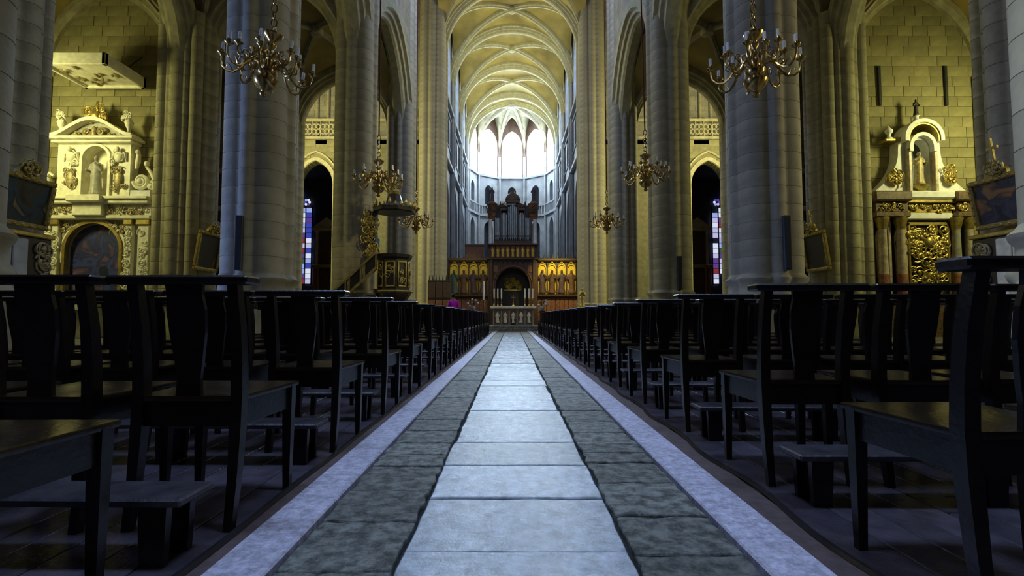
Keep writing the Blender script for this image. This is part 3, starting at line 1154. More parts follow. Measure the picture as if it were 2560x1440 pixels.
# ---- choir walls ------------------------------------------------------
XC = 5.0
for s in (-1, 1):
    t = sempty('wall_choir_' + SIDE[s], 'blue-lit choir wall on the %s with triforium and clerestory' % SIDE[s], 'wall')
    bays = list(zip(CY, CY[1:] + [AY]))
    for a, b in bays:
        c, half = (a + b) / 2, (b - a) / 2
        hd = (0, -1) if s > 0 else (0, 1)
        mb = MB()
        wall_open(mb, (s * XC, c, 0), hd, -half, half, 0, 12.4, (0, half * .62, 2.0, 9.0, half * .9), 0.8)
        wall_open(mb, (s * XC, c, 0), hd, -half, half, 12.4, 17.0, (0, half * .5, 13.9, 15.2, half * .55), 0.6)
        wall_open(mb, (s * XC, c, 0), hd, -half, half, 17.0, 24.4, (0, half * .66, 17.5, 20.3, half * .95), 0.5)
        mb.build('wall_face', 'choir', t)
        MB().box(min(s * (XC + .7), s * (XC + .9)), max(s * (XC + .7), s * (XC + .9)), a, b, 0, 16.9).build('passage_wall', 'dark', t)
        MB().cbox(s * XC - .04, s * XC + .04, c - half * .5, c + half * .5, 13.0, 13.9, .02).build('balustrade_panel', 'choir', t)
    for z, d, h in ((17.0, .30, .25), (16.5, .12, .15), (12.4, .30, .28), (13.85, .12, .12)):
        MB().cbox(min(s * XC, s * (XC - d)), max(s * XC, s * (XC - d)), CY[0], AY, z - h / 2, z + h / 2, .04).build('string_course', 'choir', t)
    for y in CY[1:] + [AY]:
        for dy, r in ((0, .24), (-.30, .11), (.30, .11)):
            MB().lathe([(r, 0), (r, ZV)], 12, (s * (XC - .12), y + dy, 0)).build('wall_shaft', 'choir', t)
NW = 0


def window(label, panes_fn):
    global NW
    NW += 1
    return sempty('window_%d' % NW, label, 'window')


for s in (-1, 1):
    for q, (a, b) in enumerate(zip(CY, CY[1:] + [AY])):
        c, half = (a + b) / 2, (b - a) / 2
        t = window('%s clerestory window of the choir, %s bay' % (SIDE[s], ['first', 'second', 'third', 'last narrow'][q]), None)
        A = half * .66
        xw = s * (XC + .3)
        arch = [(c + u, 20.3 + v) for u, v in pointed(A, half * .95, 8)]
        m = 3 if half > 2 else 2
        for k in range(m):
            u0, u1 = c - A + 2 * A * k / m + .04, c - A + 2 * A * (k + 1) / m - .04
            poly = [(u0, 17.5), (u1, 17.5)] + [(u, v) for u, v in reversed(arch) if u0 - .01 <= u <= u1 + .01]

            def za(u):
                for (p, q2), (p2, q3) in zip(arch[:-1], arch[1:]):
                    if p <= u <= p2:
                        return q2 + (q3 - q2) * (u - p) / max(p2 - p, 1e-6)
                return 20.3
            mid = [(u1 + (u0 - u1) * i / 8, za(u1 + (u0 - u1) * i / 8)) for i in range(9)]
            MB().prism([(u0, 17.5), (u1, 17.5)] + mid, 'x', xw, xw + s * .03).build('pane', 'glassblue', t)
        for k in range(1, m):
            u = c - A + 2 * A * k / m
            MB().cbox(min(xw - s * .08, xw + s * .05), max(xw - s * .08, xw + s * .05), u - .06, u + .06, 17.5, za(u), .02).build('mullion', 'choir', t)

# ---- apse walls and its blazing windows --------------------------------
apw = sempty('wall_apse', 'pale apse wall with arched openings under a curved cornice', 'wall')
SLEN = 2 * AR * math.sin(math.radians(18))
APO = AR * math.cos(math.radians(18))
WN = ['leftmost sliver', 'second from the left', 'central', 'second from the right', 'rightmost sliver']
for k in range(5):
    a = math.radians(-72 + 36 * k)
    c = Vector((math.sin(a) * APO, AY + math.cos(a) * APO, 0))
    h = (math.cos(a), -math.sin(a))
    H = SLEN / 2
    mb = MB()
    wall_open(mb, c, h, -H, H, 0, 12.4, (0, .62, 4.0, 11.0, .95), 0.6)
    wall_open(mb, c, h, -H, H, 12.4, 17.1, (0, .50, 13.9, 15.6, .62), 0.5)
    mb.build('wall_face', 'choir', apw)
    mb = MB()
    wall_open(mb, c, h, -H, H, 17.1, 25.2, (0, 1.20, 17.4, 21.3, 1.75), 0.35)
    mb.build('window_wall', 'lunette', apw)
    nrm = Vector((-math.sin(a), -math.cos(a), 0))
    hv = Vector((h[0], h[1], 0))

    def W(sv, z, out):
        p = c + hv * sv + nrm * out
        return (p.x, p.y, z)
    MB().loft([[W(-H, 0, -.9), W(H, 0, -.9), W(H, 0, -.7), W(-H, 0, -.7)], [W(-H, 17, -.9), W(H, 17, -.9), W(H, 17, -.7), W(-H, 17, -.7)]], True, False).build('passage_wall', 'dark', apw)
    for z, d, hh in ((17.15, .22, .22), (12.4, .26, .26)):
        MB().loft([[W(-H, z, 0), W(H, z, 0), W(H, z, d), W(-H, z, d)], [W(-H, z + hh, 0), W(H, z + hh, 0), W(H, z + hh, d), W(-H, z + hh, d)]], True, False).build('cornice', 'choir', apw)
    for i in range(9):
        sv = -H + (i + .5) * 2 * H / 9
        MB().loft([[W(sv - .05, 12.66, .10), W(sv + .05, 12.66, .10), W(sv + .05, 12.66, .2), W(sv - .05, 12.66, .2)], [W(sv - .05, 13.6, .10), W(sv + .05, 13.6, .10), W(sv + .05, 13.6, .2), W(sv - .05, 13.6, .2)]], True, False).build('baluster', 'choir', apw)
    MB().loft([[W(-H, 13.6, .05), W(H, 13.6, .05), W(H, 13.6, .24), W(-H, 13.6, .24)], [W(-H, 13.75, .05), W(H, 13.75, .05), W(H, 13.75, .24), W(-H, 13.75, .24)]], True, False).build('handrail', 'choir', apw)
    t = window('%s tall apse window, blazing white daylight' % WN[k], None)
    arch = pointed(1.2, 1.75, 8)
    for lo, hi in ((-1.2, -.43), (-.37, .37), (.43, 1.2)):
        top = [(hi + (lo - hi) * i / 8) for i in range(9)]

        def za(u):
            for (p, q2), (p2, q3) in zip(arch[:-1], arch[1:]):
                if p <= u <= p2:
                    return q2 + (q3 - q2) * (u - p) / max(p2 - p, 1e-6)
            return 0
        loop = [(lo, 17.4), (hi, 17.4)] + [(u, 21.3 + za(u)) for u in top]
        MB().loft([[W(u, z, -.3) for u, z in loop], [W(u, z, -.33) for u, z in loop]], True, False).build('pane', 'glasswhite', t)
    for u in (-.4, .4):
        zt = 21.3 + za(u)
        MB().loft([[W(u - .04, 17.4, -.34), W(u + .04, 17.4, -.34), W(u + .04, 17.4, -.22), W(u - .04, 17.4, -.22)], [W(u - .04, zt, -.34), W(u + .04, zt, -.34), W(u + .04, zt, -.22), W(u - .04, zt, -.22)]], True, False).build('mullion', 'choir', t)
for k in range(6):
    a = math.radians(-90 + 36 * k)
    MB().lathe([(.17, 0), (.17, ZV)], 12, (math.sin(a) * (AR - .1), AY + math.cos(a) * (AR - .1), 0)).build('wall_shaft', 'choir', apw)

# ---- stained windows of the ambulatory ----------------------------------
for s in (-1, 1):
    t = window('%s stained glass window of many small coloured panes beyond the transept arch' % SIDE[s], None)
    rr = random.Random(31 + s)
    xc = s * 19.2
    yw = 46.6
    for col in range(4):
        u0 = xc - 1.16 + col * 0.58
        for row in range(15):
            z0 = 3.6 + row * 0.46
            if rr.random() < .06:
                continue
            wgt = [4, 3, 2, 2, 2, 1, 4] if row < 10 else [2, 4, 4, 3, 1, 0, 2]
            m = rr.choices(STAIN, wgt)[0]
            MB().cbox(u0 + .03, u0 + .54, yw - .03, yw, z0 + .02, z0 + .44, .01).build('pane', m, t)
    for k in range(3):
        zc = 11.0 + (k == 1) * 0.65
        ux = xc + (k - 1) * .66
        for q in range(6):
            a = q * PI / 3
            m = rr.choices(STAIN, [2, 4, 4, 3, 1, 0, 2])[0]
            px, pz = ux + .22 * math.cos(a), zc + .22 * math.sin(a)
            MB().loft([[(px + .12 * math.cos(b * PI / 4), yy, pz + .12 * math.sin(b * PI / 4)) for b in range(8)] for yy in (yw - .03, yw)], True, False).build('pane', m, t)
    for col in range(5):
        u = xc - 1.16 + col * 0.58
        MB().cbox(u - .04, u + .04, yw - .1, yw + .02, 3.5, 10.6, .01).build('mullion', 'iron', t)

# ================================================================== OBJECTS
# ---- chairs ---------------------------------------------------------------


def chair_shapes():
    P = {}
    # seat: slightly dished board, wider at the front (+y)
    n = 6
    top, bot = [], []
    for j in range(n + 1):
        y = -0.21 + 0.43 * j / n
        hw = 0.185 + 0.022 * j / n
        rowt = []
        for i in range(n + 1):
            u = -1 + 2 * i / n
            v = -1 + 2 * j / n
            dish = -0.010 * max(0, 1 - u * u) * max(0, 1 - v * v)
            e = 0.006 if abs(u) == 1 or abs(v) == 1 else 0
            rowt.append((u * (hw - e * .5), y, 0.448 + dish - e))
        top.append(rowt)
    mb = MB()
    vs = [p for r in top for p in r]
    fs = [(j * (n + 1) + i, j * (n + 1) + i + 1, (j + 1) * (n + 1) + i + 1, (j + 1) * (n + 1) + i) for j in range(n) for i in range(n)]
    mb.add(vs, fs, True)
    edge = [top[0][i] for i in range(n + 1)] + [top[j][n] for j in range(1, n + 1)] + [top[n][i] for i in range(n - 1, -1, -1)] + [top[j][0] for j in range(n - 1, 0, -1)]
    mb.loft([edge, [(x * 1.01, y * 1.01, 0.436) for x, y, z in edge], [(x, y, .424) for x, y, z in edge]], False, False)
    P['seat'] = (mb, 'seat', [None])
    fr = MB()
    fr.box(-.165, .165, -.195, -.175, .335, .424)
    fr.box(-.18, .18, .175, .197, .335, .424)
    for sg in (-1, 1):
        fr.loft([[(sg * .172, -.19, .335), (sg * .19, .19, .335), (sg * .19, .19, .424), (sg * .172, -.19, .424)], [(sg * .150, -.19, .335), (sg * .168, .19, .335), (sg * .168, .19, .424), (sg * .150, -.19, .424)]], True, False)
    P['seat_frame'] = (fr, 'chair', [None])
    fl = MB()
    fl.loft([[(-.013, -.013, 0), (.013, -.013, 0), (.013, .013, 0), (-.013, .013, 0)], [(-.021, -.021, .43), (.021, -.021, .43), (.021, .021, .43), (-.021, .021, .43)]], True, False)
    P['front_leg'] = (fl, 'chair', [(-.182, .182, 0), (.182, .182, 0)])
    bp = MB()
    rings = []
    for z, y in ((0, -.235), (.15, -.212), (.32, -.197), (.45, -.192), (.55, -.197), (.68, -.212), (.8, -.238), (.828, -.244)):
        q = .014 + .006 * min(1, z / .35) - .003 * max(0, (z - .5) / .35)
        rings.append([(-q, y - q * 1.1, z), (q, y - q * 1.1, z), (q, y + q * 1.1, z), (-q, y + q * 1.1, z)])
    bp.loft(rings, True, False)
    P['back_post'] = (bp, 'chair', [(-.170, 0, 0), (.170, 0, 0)])
    sp = MB()
    rings = []
    for z, hw, y in ((.44, .044, -.200), (.50, .040, -.200), (.56, .048, -.204), (.66, .062, -.216), (.74, .066, -.230), (.79, .060, -.240), (.828, .064, -.246)):
        rings.append([(-hw, y - .008, z), (hw, y - .008, z), (hw, y + .008, z), (-hw, y + .008, z)])
    sp.loft(rings, True, False)
    P['back_splat'] = (sp, 'chair', [None])
    tr = MB()
    tr.cbox(-.237, .237, -.30, -.20, .824, .853, .007)
    P['top_rail'] = (tr, 'chair', [None])
    return P


SHP = chair_shapes()
CH = {k: v[0].mesh(k, v[1]) for k, v in SHP.items()}
allm = MB()
for k, (mb, m, pl) in SHP.items():
    for p in pl:
        p = p or (0, 0, 0)
        allm.add([(x + p[0], y + p[1], z + p[2]) for x, y, z in mb.v], mb.f)
FAR = allm.mesh('church_chair', 'chair')
rc = random.Random(23)
ROWS = 20
PITCH = 1.025
for s in (-1, 1):
    for r in range(ROWS):
        # y of the middle of the seat
        yc = (1.18 - 0.19 if s < 0 else 1.635 - 0.19) + PITCH * r
        nmax = 7
        for q in range(nmax):
            xc = (0.925 + 0.185 if s < 0 else 1.075 + 0.185) + q * 0.503
            if xc - 0.35 > (yc + 0.25) * 0.99:
                continue                                  # outside the picture
            seat = 'on the aisle end' if q == 0 else ('%s seat from the aisle' % ORD[q])
            row = 'nearest row' if r == 0 else '%s row ahead' % ORD[r]
            lab = 'dark wooden chair %s of aisle, %s, %s' % (SIDE[s], row, seat)
            loc = (s * xc + rc.uniform(-.008, .008), yc + rc.uniform(-.02, .02), 0)
            rz = rc.uniform(-.02, .02)
            if r == 0 and s < 0:
                loc = (loc[0] - .14, loc[1] + .17, 0)
            g = 'church chairs in rows beside the aisle'
            if r <= 8:
                t = thing('church_chair', lab, 'chair', loc, rz, g)
                for k, (mb, m, pl) in SHP.items():
                    for p in pl:
                        put(k, CH[k], t, p)
            else:
                o = put('church_chair', FAR, None, loc, (0, 0, rz))
                tag(o, lab, 'chair', g)

# ---- low kneelers behind the rows --------------------------------------------
KP = MB().cbox(-.75, .75, -.085, .085, .172, .197, .006).mesh('kneeler_board', 'kneel')
KL = MB().loft([[(-.035, -.012, 0), (.035, -.012, 0), (.035, .012, 0), (-.035, .012, 0)], [(-.042, -.014, .173), (.042, -.014, .173), (.042, .014, .173), (-.042, .014, .173)]], True, False).mesh('leg', 'chair')
for s in (-1, 1):
    for r in range(ROWS):
        yk = (1.60 if s < 0 else 2.06 - PITCH) + PITCH * r
        for q in range(2):
            x = (0.93 if s < 0 else 1.07) + .76 + q * 1.60
            if yk < 0.8 or x - .75 > yk:
                continue
            t = thing('kneeler_bench', 'low wooden kneeler %s of aisle, %s one ahead, %s' % (SIDE[s], ORD[r], 'near the aisle' if q == 0 else 'towards the pillars'), 'kneeler', (s * x, yk, 0), rc.uniform(-.02, .02), 'kneelers between the chair rows')
            put('kneeler_board', KP, t)
            for dx in (-.66, 0, .66):
                for dy in (-.055, .055):
                    o = put('leg', KL, t, (dx, dy, 0), (0, 0, 0))

# ---- chandeliers -------------------------------------------------------------
stem = MB().lathe([(.012, -.50), (.05, -.48), (.065, -.44), (.04, -.40), (.05, -.38), (.13, -.33), (.19, -.25), (.205, -.20), (.13, -.17), (.12, -.12), (.16, -.08), (.17, -.02), (.10, .03), (.06, .10), (.085, .16), (.09, .22),
                   (.05, .28), (.04, .38), (.075, .42), (.08, .47), (.05, .50), (.06, .53), (.15, .60), (.17, .66), (.11, .69), (.05, .73), (.03, .80)], 20).mesh('baluster_stem', 'brass')


def arm_mesh(R, k):
    pts = [(.09, 0, .02), (.18, 0, .11), (.28, 0, .12), (.36, 0, .04), (.44, 0, -.09), (.54, 0, -.17), (.65, 0, -.17), (.735, 0, -.10), (.76, 0, .0), (.76, 0, .08)]
    mb = MB().tube([(x * R / .76, y, z * k) for x, y, z in pts], [.026, .026, .022, .022, .024, .022, .02, .018, .016, .016], 7)
    mb.tube([(.36 * R / .76, 0, .04 * k), (.40 * R / .76, 0, .14 * k), (.48 * R / .76, 0, .14 * k), (.50 * R / .76, 0, .06 * k), (.45 * R / .76, 0, .03 * k)], [.016, .015, .013, .012, .010], 6)
    mb.tube([(.54 * R / .76, 0, -.17 * k), (.60 * R / .76, 0, -.06 * k), (.66 * R / .76, 0, -.03 * k), (.67 * R / .76, 0, -.10 * k)], [.013, .012, .011, .009], 6)
    return mb.mesh('arm', 'brass')


ARM1, ARM2 = arm_mesh(.74, 1.0), arm_mesh(.50, .8)
CUP = MB().lathe([(.018, .05), (.03, .08), (.075, .105), (.078, .115), (.03, .11), (.034, .17), (.03, .175)], 12).mesh('drip_pan', 'brass')
CAN = MB().lathe([(.026, .17), (.026, .30), (.012, .31)], 10).mesh('candle', 'candle')
LINK = []
for r_ in (0, 1):
    mb = MB()
    mb.tube([((.05 * math.cos(a) if r_ == 0 else 0), (.05 * math.cos(a) if r_ else 0), .085 * math.sin(a)) for a in [2 * PI * i / 12 for i in range(13)]], .014, 6)
    LINK.append(mb.mesh('chain_link', 'brass'))


def chandelier(label, loc, tilt=0.0, cordtop=(0, 0), rz=0.0, chain=5):
    t = thing('chandelier', label, 'chandelier', loc, 0, 'brass chandeliers hung along the nave')
    body = put('baluster_stem', stem, t, None, (0, tilt, rz))
    for k in range(8):
        a = k * PI / 4 + .2
        o = put('arm', ARM1, t, None, Matrix.Rotation(tilt, 4, 'Y').to_3x3().to_4x4().__matmul__(Matrix.Rotation(a + rz, 4, 'Z')).to_euler())
        put('drip_pan', CUP, o, (.74, 0, .0))
        put('candle', CAN, o, (.74, 0, .0))
    for k in range(6):
        a = k * PI / 3 + .55
        mt = Matrix.Rotation(tilt, 4, 'Y') @ Matrix.Rotation(a + rz, 4, 'Z')
        o = put('arm', ARM2, t, (math.sin(tilt) * .2, 0, .20), mt.to_euler())
        put('drip_pan', CUP, o, (.50, 0, -.02))
        put('candle', CAN, o, (.50, 0, -.02))
    for k in range(chain):
        put('chain_link', LINK[k % 2], t, (math.sin(tilt) * .8, 0, .86 + k * .135))
    z0 = .86 + chain * .135 - .06
    top = ZV + RV - loc[2] + .05
    MB().tube([(math.sin(tilt) * .8, 0, z0), (cordtop[0] * .5, cordtop[1] * .5, (z0 + top) / 2), (cordtop[0], cordtop[1], top)], .022, 6).build('cord', 'cord', t)


chandelier('big brass chandelier hanging before the left pillar, slightly tilted', (-4.34, 9.0, 5.07), 0.13, (0, 0), 0.1)
chandelier('big brass chandelier hanging before the right pillar', (4.31, 9.0, 5.07), -0.02, (0, 0), 0.35)
chandelier('mid-sized brass chandelier above the pulpit on the left', (-4.24, 16.3, 4.98), 0, (-.05, 0), 0.2)
chandelier('mid-sized brass chandelier on a red cord between the right pillars', (4.24, 16.3, 5.16), 0, (-.25, 0), 0.5)
chandelier('farthest brass chandelier on the left, beside the yellow pillar', (-4.28, 23.0, 4.86), 0, (-.05, 0), 0.0)
chandelier('farthest brass chandelier on the right, beside the yellow pillar', (4.23, 23.0, 4.86), 0, (-.05, 0), 0.3)

# ---- left side altar (all in metres round the altar's foot) --------------------


def arch_poly(hw, z0, zs, rise, n=10):
    return [(-hw, z0), (hw, z0)] + [(hw * math.cos(PI * i / (2 * n)), zs + rise * math.sin(PI * i / (2 * n))) for i in range(2 * n + 1)]


def arch_band(mb, hw, z0, zs, rise, wd, y0, y1, n=10):
    """frame band round an arched panel"""
    def loop(k):
        return [(-hw - k, z0)] + [(-(hw + k) * math.cos(PI * i / (2 * n)), zs + (rise + k) * math.sin(PI * i / (2 * n))) for i in range(2 * n + 1)] + [(hw + k, z0)]
    a, b = loop(0), loop(wd)
    rings = []
    for (p, q) in zip(a, b):
        rings.append([(p[0], y0, p[1]), (q[0], y0, q[1]), (q[0], y1, q[1]), (p[0], y1, p[1])])
    mb.loft(rings, True, False)
    return mb


def volute(mb, cx, cz, r, sg, y0, y1, th=.09):
    """big marble scroll"""
    scroll(mb, (cx, cz), r, 1.8, th, sg, (y0 + y1) / 2, 0 if sg > 0 else PI)


A = thing('altarpiece', 'cream marble baroque altarpiece with dark arched painting, left chapel', 'altarpiece', (-14.75, 18.3, 0))
b = MB()
b.box(-1.95, 2.05, .0, .33, 0, 1.0)
b.build('base_block', 'cream', A)
b = MB()                                                   # back wall of lower storey with the arched hole
wall_open(b, (0, -.05, 0), (1, 0), -1.75, 2.05, 1.0, 4.2, (0, .97, 1.0, 3.05, .93), .25)
b.box(-1.75, 2.05, .2, .34, 1.0, 4.2)
b.build('lower_panel', 'grey', A)
MB().prism(arch_poly(.96, 1.0, 3.05, .93), 'y', .12, .16).build('painting', 'art1', A)
arch_band(MB(), .95, 1.0, 3.05, .93, .10, -.16, .02).build('arched_frame', 'gold', A)
arch_band(MB(), 1.06, 2.6, 3.08, .96, .09, -.10, .0).build('arched_moulding', 'cream', A)
for x0, x1 in ((1.18, 1.42), (1.62, 2.02), (-1.72, -1.45), (-1.40, -1.18)):
    p = MB().cbox(x0, x1, -.2, 0, 1.0, 3.95, .02).build('pilaster', 'cream', A)
    scrollwork(MB(), x0 + .07, x1 - .07, 1.2, 3.8, 26, int(x0 * 50) + 200, .026, -.2).build('carved_relief', 'cream', p)
    MB().cbox(x0 - .05, x1 + .05, -.27, .02, 3.9, 4.1, .03).build('capital', 'gold', p)
for sg in (-1, 1):
    scrollwork(MB(), sg * .95 - .3, sg * .95 + .3, 3.62, 4.05, 9, 40 + sg, .028, -.06).build('spandrel_carving', 'patina', A)
e = MB().cbox(-1.80, 2.10, -.30, .3, 4.10, 4.24, .03)
e.cbox(-1.80, 2.10, -.22, .3, 4.24, 4.62, .02)
e.cbox(-1.92, 2.10, -.42, .3, 4.62, 4.76, .03)
e.cbox(-1.98, 2.12, -.50, .3, 4.76, 4.88, .03)
ent = e.build('entablature', 'cream', A)
scrollwork(MB(), -1.7, -.62, 4.32, 4.54, 10, 3, .026, -.24).build('frieze_carving', 'patina', ent)
scrollwork(MB(), .62, 2.0, 4.32, 4.54, 13, 4, .026, -.24).build('frieze_carving', 'patina', ent)
MB().cbox(-.55, .50, -.42, .0, 4.2, 4.66, .03).cbox(-.62, .57, -.62, -.1, 4.66, 4.9, .03).build('central_block', 'cream', ent)
# upper storey
b = MB()
wall_open(b, (0, -.08, 0), (1, 0), -1.42, 1.20, 4.88, 6.86, (-.02, .46, 4.95, 6.28, .46), .42)
b.box(-1.42, 1.2, .30, .36, 4.88, 6.86)
b.box(1.19, 1.2, -.08, .3, 4.88, 6.86)
b.box(-1.42, -1.41, -.08, .3, 4.88, 6.86)
up = b.build('upper_panel', 'cream', A)
arch_band(MB(), .46, 4.95, 6.28, .46, .09, -.16, -.04).build('niche_frame', 'cream', up).location = (-.02, 0, 0)
for sg, cx in ((-1, -.90), (1, .80)):
    mb = MB()
    mb.ball((cx, -.10, 5.55), .17, .09, .34, 12, 8)
    scrollwork(mb, cx - .22, cx + .22, 5.2, 5.95, 10, 60 + sg, .028, -.12)
    mb.build('cartouche', 'patina', up)
    mb = MB()
    mb.ball((cx, -.12, 6.35), .17, .10, .2, 12, 8)
    mb.ball((cx, -.2, 6.62), .08, .07, .09, 8, 6)
    for q in (-1, 1):
        mb.tube([(cx, -.12, 6.4), (cx + q * .22, -.12, 6.5), (cx + q * .26, -.1, 6.2)], [.07, .06, .03], 6)
    scrollwork(mb, cx - .2, cx + .2, 6.05, 6.7, 7, 70 + sg, .026, -.14)
    mb.build('cherub_relief', 'cream', up)
MB().cbox(-1.55, 1.32, -.26, .3, 6.84, 6.95, .03).cbox(-1.66, 1.43, -.36, .3, 6.95, 7.06, .03).build('cornice', 'cream', A)
# swept pediment
pp = []
for i in range(21):
    u = -1 + i / 10
    z = 7.06 + .60 * (0.5 + 0.5 * math.cos(PI * min(1, abs(u) * 1.02))) ** .85
    pp.append((-.11 + u * 1.45, z))
rings = []
for (x, z) in pp:
    rings.append([(x, -.34, z - .04), (x, -.34, z + .09), (x, .25, z + .09), (x, .25, z - .04)])
MB().loft(rings, True, False).build('pediment', 'cream', A)
mb = MB()
mb.prism([(p[0] * .93, p[1] - .05) for p in pp] + [(1.2, 7.06), (-1.4, 7.06)], 'y', -.06, .2)
mb.build('tympanum', 'grey', A)
mb = MB()
for sg in (-1, 1):
    scroll(mb, (-.11 + sg * .26, 7.26), .17, 1.5, .045, sg, -.14)
    scroll(mb, (-.11 + sg * .62, 7.16), .11, 1.3, .035, -sg, -.14)
mb.ball((-.11, -.14, 7.25), .09, .07, .22, 8, 6)
mb.build('tympanum_scrolls', 'patina', A)
mb = MB()
scrollwork(mb, -.42, .22, 7.70, 8.15, 16, 90, .035, -.1)
mb.ball((-.1, -.1, 7.85), .2, .12, .2, 10, 6)
mb.tube([(-.1, -.1, 8.0), (-.06, -.1, 8.38)], [.07, .03], 6)
mb.build('crowning_foliage', 'gold', A)
for x, sd in ((-1.30, 5), (1.10, 6)):
    mb = MB().lathe([(.13, 0), (.14, .05), (.07, .12), (.05, .3), (.11, .42), (.15, .56), (.08, .68), (.06, .72), (.09, .82), (.02, .95)], 12, (x, -.1, 7.05))
    scrollwork(mb, x - .1, x + .1, 7.5, 7.95, 5, sd, .025, -.2)
    mb.build('flame_finial', 'cream', A)
MB().cbox(1.36, 2.10, -.3, .2, 4.88, 5.12, .03).build('side_pedestal', 'white', A)
mb = MB()
scroll(mb, (1.62, 5.48), .28, 2.0, .075, 1, -.1, PI)
scroll(mb, (1.95, 5.32), .15, 1.4, .05, -1, -.1, PI / 2)
mb.tube([(2.1, -.1, 5.15), (2.12, -.1, 5.5), (1.95, -.1, 5.8), (1.78, -.1, 6.0)], [.10, .09, .07, .05], 8)
mb.ball((1.80, -.12, 6.1), .09, .09, .11, 8, 6)
mb.build('side_volute', 'cream', A)
mb = MB()
mb.ball((1.42, -.05, 6.55), .08, .08, .10, 8, 6)
mb.tube([(1.42, 0, 6.5), (1.40, 0, 6.2), (1.36, 0, 5.95)], [.07, .09, .05], 8)
mb.build('cherub', 'cream', A)
mb = MB()
mb.ball((-1.78, -.1, 5.45), .19, .15, .3, 10, 7)
mb.ball((-1.86, -.15, 5.88), .11, .11, .13, 10, 7)
mb.tube([(-1.75, -.1, 5.6), (-1.55, -.2, 5.75), (-1.42, -.2, 5.65)], [.07, .06, .04], 7)
mb.tube([(-1.8, -.1, 5.3), (-1.92, -.25, 5.1), (-1.85, -.25, 4.92)], [.11, .09, .06], 7)
mb.tube([(-1.72, -.1, 5.3), (-1.62, -.25, 5.15), (-1.6, -.25, 4.92)], [.11, .09, .06], 7)
mb.build('seated_cherub', 'cream', A)
statue('saint_statue', 'grey stone robed saint standing in the cream altarpiece niche', 1.50, 'grey', (-14.80, 18.27, 4.93), 3, (.1, .5))
# altar table before it
T = thing('side_altar_table', 'stone altar table under the dark arched painting, left chapel', 'altar', (-14.75, 17.05, 0))
MB().cbox(-1.15, 1.15, -.35, .45, 0, 1.02, .03).build('altar_block', 'grey', T)
MB().cbox(-1.3, 1.3, -.45, .5, 1.02, 1.14, .02).build('altar_slab', 'grey', T)
c = MB().cbox(-1.33, 1.33, -.48, .46, 1.13, 1.165, .012).cbox(-1.33, 1.33, -.49, -.475, .92, 1.16, .003).build('altar_cloth', 'cloth')
c.location = (-14.75, 17.05, 0)
tag(c, 'white altar cloth on the left chapel altar table', 'cloth')
# hanging canopy over it
cn = thing('altar_canopy', 'flat cream carved canopy hanging over the left altarpiece', 'canopy', (-14.3, 17.45, 8.86))
MB().cbox(-1.0, 1.05, -.95, .85, .10, .36, .02).build('canopy_box', 'cream', cn)
for x0, x1, y0, y1 in ((-1.05, 1.1, -1.0, -.85), (-1.05, 1.1, .75, .9), (-1.05, -.92, -1.0, .9), (.97, 1.1, -1.0, .9)):
    MB().cbox(x0, x1, y0, y1, .02, .42, .02).build('canopy_rim', 'cream', cn)
mb = MB()
rr = random.Random(8)
for i in range(18):
    mb.ball((rr.uniform(-.8, .85), rr.uniform(-.8, .7), .09), rr.uniform(.06, .16), rr.uniform(.06, .16), .05, 8, 4)
mb.build('underside_carving', 'patina', cn)
for x, hx in ((-.55, -.62), (.7, .72)):
    MB().tube([(x, .3, .4), (hx, 1.16, 1.35)], .02, 5).build('hanging_rod', 'iron', cn)

# ---- right side altar -----------------------------------------------------------
B = thing('altarpiece', 'white and gilt altarpiece with concave scrolled sides, right chapel', 'altarpiece', (14.40, 18.3, 0))
MB().box(-1.78, 1.9, -.3, .33, 0, 1.1).build('base_block', 'brownm', B)
MB().box(-1.8, 1.85, .05, .34, 1.1, 4.15).build('back_panel', 'darkwood', B)
for x, m in ((-1.42, 'pinkm'), (-.78, 'pinkm'), (1.16, 'grey'), (1.62, 'pinkm')):
    c = MB().lathe([(.20, 1.1), (.20, 1.2), (.16, 1.26), (.155, 1.9), (.150, 2.2), (.125, 3.7), (.14, 3.74)], 18, (x, -.2, 0)).build('column', m, B)
    MB().lathe([(.172, 1.36), (.166, 2.15), (.16, 2.18)], 18, (x, -.2, 0)).build('red_marble_sleeve', 'redm', c)
    MB().lathe([(.13, 3.72), (.17, 3.85), (.2, 4.0), (.24, 4.12), (.24, 4.16)], 14, (x, -.2, 0)).build('capital', 'gold', c)
for x0, x1 in ((-1.80, -1.64), (-1.16, -1.04), (-.58, -.48), (.98, 1.04)):
    MB().cbox(x0, x1, -.12, .05, 1.1, 4.15, .02).build('pilaster', 'pinkm', B)
g = MB().cbox(-.47, .97, -.06, .04, 1.2, 4.0, .02).build('relief_panel', 'darkwood', B)
mb = scrollwork(MB(), -.38, .88, 1.35, 3.85, 95, 17, .042, -.10)
mb.ball((.25, -.14, 3.3), .16, .1, .2, 10, 7)
mb.build('gilt_relief', 'gold', g)
for x0, x1, z0, z1 in ((-.47, .97, 3.9, 4.02), (-.47, -.40, 1.2, 4.0), (.90, .97, 1.2, 4.0)):
    MB().cbox(x0, x1, -.16, .0, z0, z1, .02).build('relief_frame', 'gold', g)
e = MB().cbox(-.55, 1.05, -.26, .3, 4.10, 4.32, .03)
e.build('white_architrave', 'white', B)
e = MB().cbox(-.55, 1.05, -.22, .3, 4.32, 4.66, .02).build('gilt_frieze', 'gold', B)
scrollwork(MB(), -.5, 1.0, 4.38, 4.6, 16, 21, .026, -.24).build('frieze_carving', 'gold', e)
MB().cbox(-.62, 1.12, -.36, .3, 4.66, 4.80, .03).build('gilt_cornice', 'gold', B)
MB().cbox(-.66, 1.16, -.44, .3, 4.80, 5.06, .05).build('white_cornice', 'white', B)
